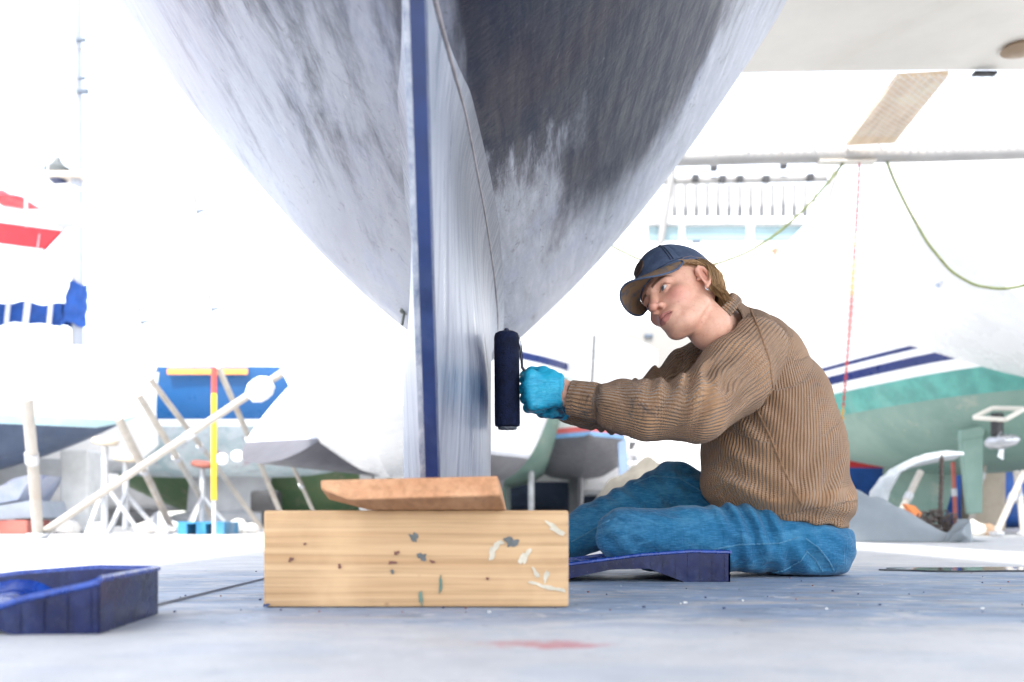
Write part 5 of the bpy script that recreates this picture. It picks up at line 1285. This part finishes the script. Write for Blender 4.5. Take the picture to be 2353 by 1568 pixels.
redc.build('red_links', plain('red_plastic_link', (.42, .035, .03), .5), o, smooth=True)['kind'] = 'stuff'; yelc.build('yellow_links', plain('yellow_plastic_link', (.62, .30, .015), .5), o, smooth=True)['kind'] = 'stuff'

# ------------------------------------------------------------------ right side: boats behind the sitter
grm = mat_mottle('green_antifouling', (.14, .24, .20, 1), (.19, .29, .245, 1), (.30, .34, .29, 1), 1.3, .5)
tealm = plain('teal_band', (.09, .32, .28), .5, .25, 4, dirt=(.18, .36, .32), dirt_amt=.5); nvy = plain('navy_stripe', (.015, .03, .14), .35)
ya = math.radians(-72)
b8, t8 = boat('green_bottomed_yacht', (5.35, 10.9), ya, 'white yacht with navy stripes, teal band and green bottom behind the sitter', [('bottom_paint', 1.36, grm), ('teal_band', 1.60, tealm), ('white_line', 1.70, wht), ('navy_stripe', 1.79, nvy), ('white_gap', 1.86, wht), ('thin_navy_stripe', 1.90, nvy), ('topsides', 9, wht)], L=8.0, Bm=3.4, zk=.66, zs=3.0, stern_w=.75, fore=.78, full=.66)
def at_world(px, py, d): return W(px, py, d)
r_top = W(2228, 1005, 9.9); m = MB()
m.prism([W(2204, 1010, 9.9), W(2256, 1002, 9.9), W(2254, 1180, 9.9), W(2222, 1182, 9.9)], (0, -.04, 0), (0, .04, 0)); m.prism([W(2205, 990, 9.9), W(2262, 975, 9.9), W(2256, 1006, 9.9), W(2204, 1014, 9.9)], (0, -.05, 0), (0, .05, 0)); m.build('rudder', grm, b8, bev=.012)
m = MB(); c0 = W(2291, 950, 9.2); m.tube([c0, W(2291, 1000, 9.2)], .055, 14); m.build('saildrive_leg', BLACK(), b8, smooth=True)
m = MB(); c = W(2300, 1015, 9.2); m.lathe([(.02, -.14), (.06, -.10), (.075, 0), (.05, .12), (.015, .16)], c, (.8, -.6, .1), 16)
for k in range(3):
    q = k*2.094+.5; dv = np.array([.3*math.cos(q), .4*math.cos(q), math.sin(q)]); m.prism([c+dv*.03, c+dv*.09+np.array([.03, 0, .02]), c+dv*.17+np.array([.02, 0, 0]), c+dv*.12-np.array([.03, 0, .02])], (-.006, -.006, 0), (.006, .006, 0))
m.build('propeller', plain('cast_alloy', (.45, .46, .48), .35, metal=.7), b8, smooth=True)
m = MB(); c = W(2300, 953, 9.25)
for a_, b_ in ((W(2237, 960, 9.3), W(2280, 938, 9.3)), (W(2280, 938, 9.3), W(2353, 940, 9.1)), (W(2237, 960, 9.3), W(2310, 965, 9.1)), (W(2310, 965, 9.1), W(2353, 940, 9.1))): m.tube([a_, b_], .022, 6)
m.build('saildrive_flange', cream, b8)
fin(b8, t8, -1.9, -.6, .05, .85, grm)
# twin of the same livery, seen end-on left of the sleeve
b9, t9 = boat('end_on_yacht', (X_(1172, 11.0)-.1, 15.2), -math.pi/2, 'green bottomed yacht seen end-on between the roller and the sleeve', [('bottom_paint', 1.66, grm), ('teal_band', 1.86, tealm), ('white_line', 1.94, wht), ('navy_stripe', 2.02, nvy), ('topsides', 9, wht)], L=9.5, Bm=2.6, zk=.62, zs=3.0, fore=.30, bow=3.4, full=.7, rake=.4)
fin(b9, t9, -1.5, .8, .05, .8, grm)
# dark grey bottomed boat with red and blue line, below the arm
D10 = 13.0
b10, t10 = boat('grey_bottomed_boat', (X_(1345, D10), D10+1.6), math.radians(-90), 'dark grey bottomed boat with red and blue line below the outstretched arm', [('bottom_paint', Z_(1012, D10), plain('charcoal_bottom', (.10, .10, .115), .5)), ('blue_line', Z_(1003, D10), plain('sky_blue_line', (.20, .42, .72), .4)), ('red_line', Z_(992, D10), plain('coral_line', (.70, .14, .14), .4)), ('topsides', 9, wht)], L=6, Bm=2.0, zk=Z_(1092, D10), zs=2.3, bow=4, fore=.3, full=.6)
for sx_ in (-.7, .7): p = t10(1.2, sx_, 0); MB().tube([(p[0], p[1], .01), (p[0], p[1], 1.0)], .04, 8).build('support', GALV(), b10, smooth=True)
fin(b10, t10, -1, .6, .05, Z_(1080, D10), plain('charcoal_bottom', (.10, .10, .115), .5))
# rudder board / slate panel leaning there
o = MB().prism([W(1420, 1018, 11.8), W(1440, 1008, 11.8), W(1445, 1100, 11.8), W(1425, 1130, 11.8)], (0, -.03, 0), (0, .05, 0)).build('rudder_blade', plain('slate_blue_blade', (.14, .20, .30), .5)); tag(o, 'slate blue rudder blade standing below the elbow', 'rudder')
o['label'] = 'slate blue rudder blade standing below the elbow'
rb2 = MB().tube([W(1432, 1128, 11.8), (X_(1432, 11.8), 11.8, .002)], .03, 8).build('blade_stand', GALV(), o, smooth=True)
# white step ladder
o = empty('ladder', (X_(1470, 12.2), 12.2, 0), 'white boarding ladder leaning beneath the sitter\'s elbow', 'ladder')
la, lb_ = (W(1442, 1000, 12.4), W(1434, 1110, 12.0)), (W(1495, 1000, 12.4), W(1503, 1110, 12.0))
for p, q in (la, lb_):
    q = np.array(q); q2 = q+(q-np.array(p))*((q[2]-.01)/(p[2]-q[2])); MB().tube([p, q2], .028, 8).build('rail', wht, o, smooth=True)
for k in range(5):
    u = .12+k*.24; MB().tube([np.array(la[0])*(1-u)+np.array(la[1])*u, np.array(lb_[0])*(1-u)+np.array(lb_[1])*u], .02, 8).build('rung', wht, o, smooth=True)
# beige canvas heap behind the knee
def heap(name, pts_top, d, depth, mat, lb, cat, seed=1, n=46, amp=.05):
    r = random.Random(seed); ph = [r.uniform(0, 6.3) for _ in range(8)]; xs_ = [X_(p[0], d) for p in pts_top]; hs_ = [max(.004, Z_(p[1], d)) for p in pts_top]; Gp = []
    for i_ in range(n):
        u = i_/(n-1); x = xs_[0]+(xs_[-1]-xs_[0])*u; h = np.interp(x, xs_, hs_); row = []
        for j in range(26):
            w_ = j/25*2-1; e = max(0, 1-abs(w_)**2.2); fold = amp*h*2.2*(math.sin(9*u*3+5*w_+ph[0])*.4+math.sin(17*u-8*w_+ph[1])*.3+math.sin(31*u+13*w_+ph[2])*.15)
            row.append((x+amp*.6*math.sin(7*w_+ph[3]+4*u), d+w_*depth*(.6+.4*math.sin(math.pi*min(1, u*1.0))), max(.004, h*e**.6+fold*e)))
        Gp.append(row)
    o = MB().grid(Gp).build(name, mat, None, smooth=True); return tag(o, lb, cat)
heap('canvas_heap', [(1335, 1222), (1360, 1160), (1410, 1110), (1460, 1068), (1500, 1058), (1540, 1075), (1600, 1140), (1640, 1222)], 8.2, .5, plain('beige_canvas', (.13, .12, .10), .85, .2, 5), 'beige canvas heap behind the raised knee', 'canvas', 3)
heap('tarpaulin', [(1890, 1246), (1925, 1150), (1960, 1130), (1995, 1140), (2045, 1163), (2090, 1200), (2150, 1225), (2200, 1236), (2225, 1246)], GZ(1246)+.45, .55, plain('pale_blue_tarp', (.21, .24, .265), .5, .1, 3), 'crumpled pale tarpaulin lying behind the sitter\'s back', 'tarpaulin', 9, 70, .055)
heap('tarpaulin_corner', [(2185, 1247), (2195, 1225), (2208, 1205), (2214, 1190), (2218, 1247)], GZ(1248)+.1, .12, plain('pale_blue_tarp', (.21, .24, .265), .5, .1, 3), 'upturned pale tarpaulin corner beside the rusty chain pile', 'tarpaulin', 12, 20)
# silver cover arching behind the tarpaulin
m = MB(); Gp = []
for i_, (px, py, r_) in enumerate(((2015, 1175, .07), (2022, 1130, .09), (2050, 1085, .10), (2100, 1062, .09), (2150, 1052, .07), (2195, 1048, .04))):
    c = W(px, py, 8.4); Gp.append([(c[0]+math.cos(q)*r_*(1.0 if i_ > 1 else .8), c[1]+math.sin(q)*.14, c[2]+math.cos(q)*r_*(.75 if i_ > 1 else .1)+.01*math.sin(5*q+i_)) for q in np.linspace(0, 6.283, 15)[:-1]])
m.grid(Gp, closed=True); o = m.build('silver_cover', plain('silver_sheet', (.38, .41, .43), .4, .15, 9), None, smooth=True); tag(o, 'silver folded cover arching above the chain pile', 'cover')
MB().tube([W(2015, 1170, 8.4), (X_(2012, 8.4), 8.4, .01)], .05, 10).build('cover_leg', plain('silver_sheet', (.38, .41, .43), .4), o, smooth=True)
# chain pile and the chain running up from it
o = empty('anchor_chain', (X_(2145, 7.6), 7.6, 0), 'rusty grey anchor chain piled on the ground with one end hoisted', 'chain')
rc = plain('rusty_chain', (.11, .085, .075), .7, .4, 30, metal=.3, dirt=(.4, .38, .36), dirt_amt=.5); m = MB(); r = random.Random(5)
for i_ in range(420):
    u = r.uniform(-1, 1); x = X_(2150, 7.6)+u*.22; y = 7.6+r.uniform(-.14, .14); hmax = .20*(1-abs(u)**2); z = .02+r.uniform(.0, max(.01, hmax)); d = nrm([r.gauss(0, 1), r.gauss(0, 1), r.gauss(0, .5)]); s_ = nrm(np.cross(d, [r.gauss(0, 1), .3, .5])); c = np.array([x, y, z])
    m.tube([c+d*.020*math.cos(t)+s_*.012*math.sin(t) for t in np.linspace(0, 6.283, 8)[:-1]], .0045, 4, closed=True)
m.build('piled_links', rc, o); m = MB()
P = poly3([W(2164, 1050, 7.7), W(2163, 1120, 7.7), W(2160, 1190, 7.6)], 24)
for i_ in range(23):
    c = (P[i_]+P[i_+1])/2; l = .023; s_ = np.array([1, 0, 0]) if i_ % 2 else np.array([.2, 1, 0]); m.tube([c+np.array([0, 0, 1])*l*math.cos(t)+s_*l*.6*math.sin(t) for t in np.linspace(0, 6.283, 9)[:-1]], .007, 5, closed=True)
m.build('hoisted_links', rc, o)
# red over blue boat
D11 = 13.5
rdm = plain('signal_red', (.52, .035, .035), .4, .12, 2); blm = plain('cobalt_bottom', (.008, .075, .30), .5, .35, 2)
b11, t11 = boat('red_boat', (X_(2200, D11)+1.1, D11+1.4), math.radians(4), 'bright red boat with cobalt blue bottom behind the green rudder', [('bottom_paint', Z_(1078, D11), blm), ('topsides', Z_(990, D11), rdm), ('bulwark', 9, plain('dark_navy_bulwark', (.02, .025, .06), .4))], L=6.5, Bm=2.4, zk=.02, zs=2.2, full=.75, fore=.45, stern_w=.8, tilt=-.02)
c = W(2312, 1060, D11-.1); MB().lathe([(.06, -.02), (.075, .02), (.05, .03), (.045, -.02)], (c[0], D11+.22, c[2]), (0, -1, 0), 18).build('exhaust_port', BLACK(), b11, smooth=True)
b12 = MB().box((X_(2050, 12.6), 12.9, .002), (X_(2145, 12.6), 13.3, Z_(1105, 12.6)), bev=.05).build('dark_car', BLACK()); bpy.data.objects.remove(b12)
# timbers, props, orange cloth and trestles among them
for (x0, y0, x1, y1, d, r_, lb) in ((2115, 1085, 2048, 1190, 9.6, .035, 'cream slanting prop behind the silver cover'), (2276, 1008, 2225, 1175, 10.4, .03, 'cream slanting prop right of the green rudder'), (2352, 1085, 2290, 1215, 8.6, .03, 'pale trestle leg leaning at the right edge'), (2335, 1085, 2352, 1215, 8.8, .028, 'pale upright trestle leg at the right edge')):
    p1 = np.array(W(x1, y1, d)); p1[2] = .03; pole(W(x0, y0, d+.3), p1, r_, pm_, lb)
pole(W(2190, 1062, 10.2), np.array([X_(2196, 10.2), 10.2, .02]), .022, plain('rust_red_bar', (.36, .09, .07), .6), 'thin rust red upright bar before the blue bottom', 'upright_bar', 'bar')
o = empty('orange_strap', W(2100, 1175, 8.0), 'orange lifting strap lying over the chain pile', 'strap'); MB().prism([W(2078, 1158, 8.0), W(2100, 1163, 8.0), W(2130, 1195, 7.8), W(2112, 1200, 7.8), W(2088, 1178, 8.0)], (0, -.02, 0), (0, .05, 0)).build('webbing', plain('orange_webbing', (.72, .22, .06), .7), o)
for px, s_, lb, c in ((2235, .11, 'pale sack lying right of the tarpaulin corner', (.62, .60, .56)), (2262, .09, 'brown carton beside the pale sack', (.30, .20, .13)), (2285, .07, 'small grey lump beside the brown carton', (.40, .38, .36)), (1972, .10, 'white bundle behind the lower back of the sweater', (.70, .70, .66))):
    rock(X_(px, 9.0), 9.0, s_, plain('clutter%d' % px, c, .8), 'sack' if 'sack' in lb or 'bundle' in lb else 'carton' if 'carton' in lb else 'stone', lb, 'clutter', None)
# white motor yacht far behind: superstructure with windows, slatted rail and raft canister
D12 = 16.5
gl = plain('tinted_window', (.17, .25, .27), .15, .1, 2); my = empty('motor_yacht', (X_(1680, D12), D12, 0), 'big white motor yacht with slatted rail and pale windows behind the cap', 'motor yacht')
def wbox(nm, x0, y0, x1, y1, d, dep, mat, par, bev=.03): return MB().box((X_(x0, d), d, Z_(y1, d)), (X_(x1, d), d+dep, Z_(y0, d)), bev=bev).build(nm, mat, par, smooth=False)
shade = plain('recess_shade_grey', (.22, .21, .195), .5, .06, 2)  # grey that paints in the shade of cabin and transom openings
wbox('hull', 1330, 690, 1965, 1130, D12, 3.0, wht, my, .15)
wbox('cabin', 1400, 500, 1900, 690, D12+.25, 2.4, wht, my, .1)
wbox('upper_deck', 1480, 498, 1890, 512, D12+.1, 2.6, wht, my, .02)
for x0, x1 in ((1490, 1560), (1575, 1715), (1735, 1860)): wd2 = wbox('window', x0, 520, x1, 552, D12+.215, .06, gl, my, .01)
for i_ in range(14): wbox('rail_slat', 1532+i_*25.0, 421, 1544+i_*25.0, 499, D12+.1, .05, wht, my, .004)
wbox('rail_back', 1530, 423, 1875, 497, D12+.4, .04, plain('grey_screen', (.24, .24, .245), .6), my, .004)
MB().tube([W(1520, 416, D12+.1), W(1900, 410, D12+.1)], .06, 8).build('rail_top', plain('grey_tube', (.20, .195, .19), .5), my, smooth=True)
for px, py in ((1598, 410), (1640, 385), (1660, 412), (1700, 412), (1760, 412), (1800, 380), (1862, 408)):
    c = W(px, py, D12); MB().box(c-.055, c+.055, bev=.015).build('rail_clamp', BLACK(), my)
for a_, b_ in ((W(1545, 390, D12), W(1517, 560, D12)), (W(1920, 395, D12-.1), W(1862, 590, D12-.1))): MB().tube([a_, b_], .06, 10).build('strut', plain('grey_tube', (.20, .195, .19), .5), my, smooth=True)
wbox('recess_shade', 1640, 628, 1800, 700, D12-.03, .06, shade, my, .01); wbox('transom_shade', 1400, 748, 1640, 880, D12-.03, .06, shade, my, .01); wbox('transom_shade', 1830, 746, 1965, 900, D12-.03, .06, shade, my, .01)
m = MB(); m.lathe([(.10, -.45), (.26, -.42), (.30, -.2), (.30, .2), (.26, .42), (.10, .45)], W(1725, 668, D12-.35), (1, 0, 0), 20); m.build('raft_canister', plain('raft_white', (.72, .71, .69), .4), my, smooth=True)
m = MB(); c = W(1765, 625, D12-.4)
for k in range(9): m.tube([c+np.array([.16*math.cos(q)+.01*k, -.02*k, .36*math.sin(q)]) for q in np.linspace(0, 6.283, 20)[:-1]], .016, 6, closed=True)
m.build('rope_coil', plain('tan_rope_coil', (.62, .46, .36), .8), my, smooth=True)
for x_ in (1655, 1705, 1735): MB().tube([W(x_, 620, D12-.4), W(x_-14, 650, D12-.4)], .03, 6).build('lashing', plain('tan_rope_coil', (.62, .46, .36), .8), my)
for px, py in ((1490, 772), (1780, 575), (1600, 555)): c = W(px, py, D12-.05); MB().box(c-np.array([.07, .03, .03]), c+np.array([.07, .03, .03]), bev=.01).build('cleat', plain('dark_fitting', (.07, .09, .12), .5), my)
# tall white boats filling the far yard
b13, t13 = boat('far_white_yacht', (X_(1250, 21), 21), 0, 'far white yacht filling the gap above the outstretched arm', [('bottom_paint', .9, navyb), ('topsides', 20, wht)], L=13, Bm=3.6, zk=.3, zs=3.0)
fin(b13, t13, -1.5, 1, .02, .6, navyb)
b14, t14 = boat('far_left_yacht', (X_(260, 19), 19), 0, 'far white yacht behind the blue hull at left', [('bottom_paint', .8, grk), ('topsides', 20, wht)], L=13, Bm=3.6, zk=.3, zs=2.6)
fin(b14, t14, -1.5, 1, .02, .6, grk)
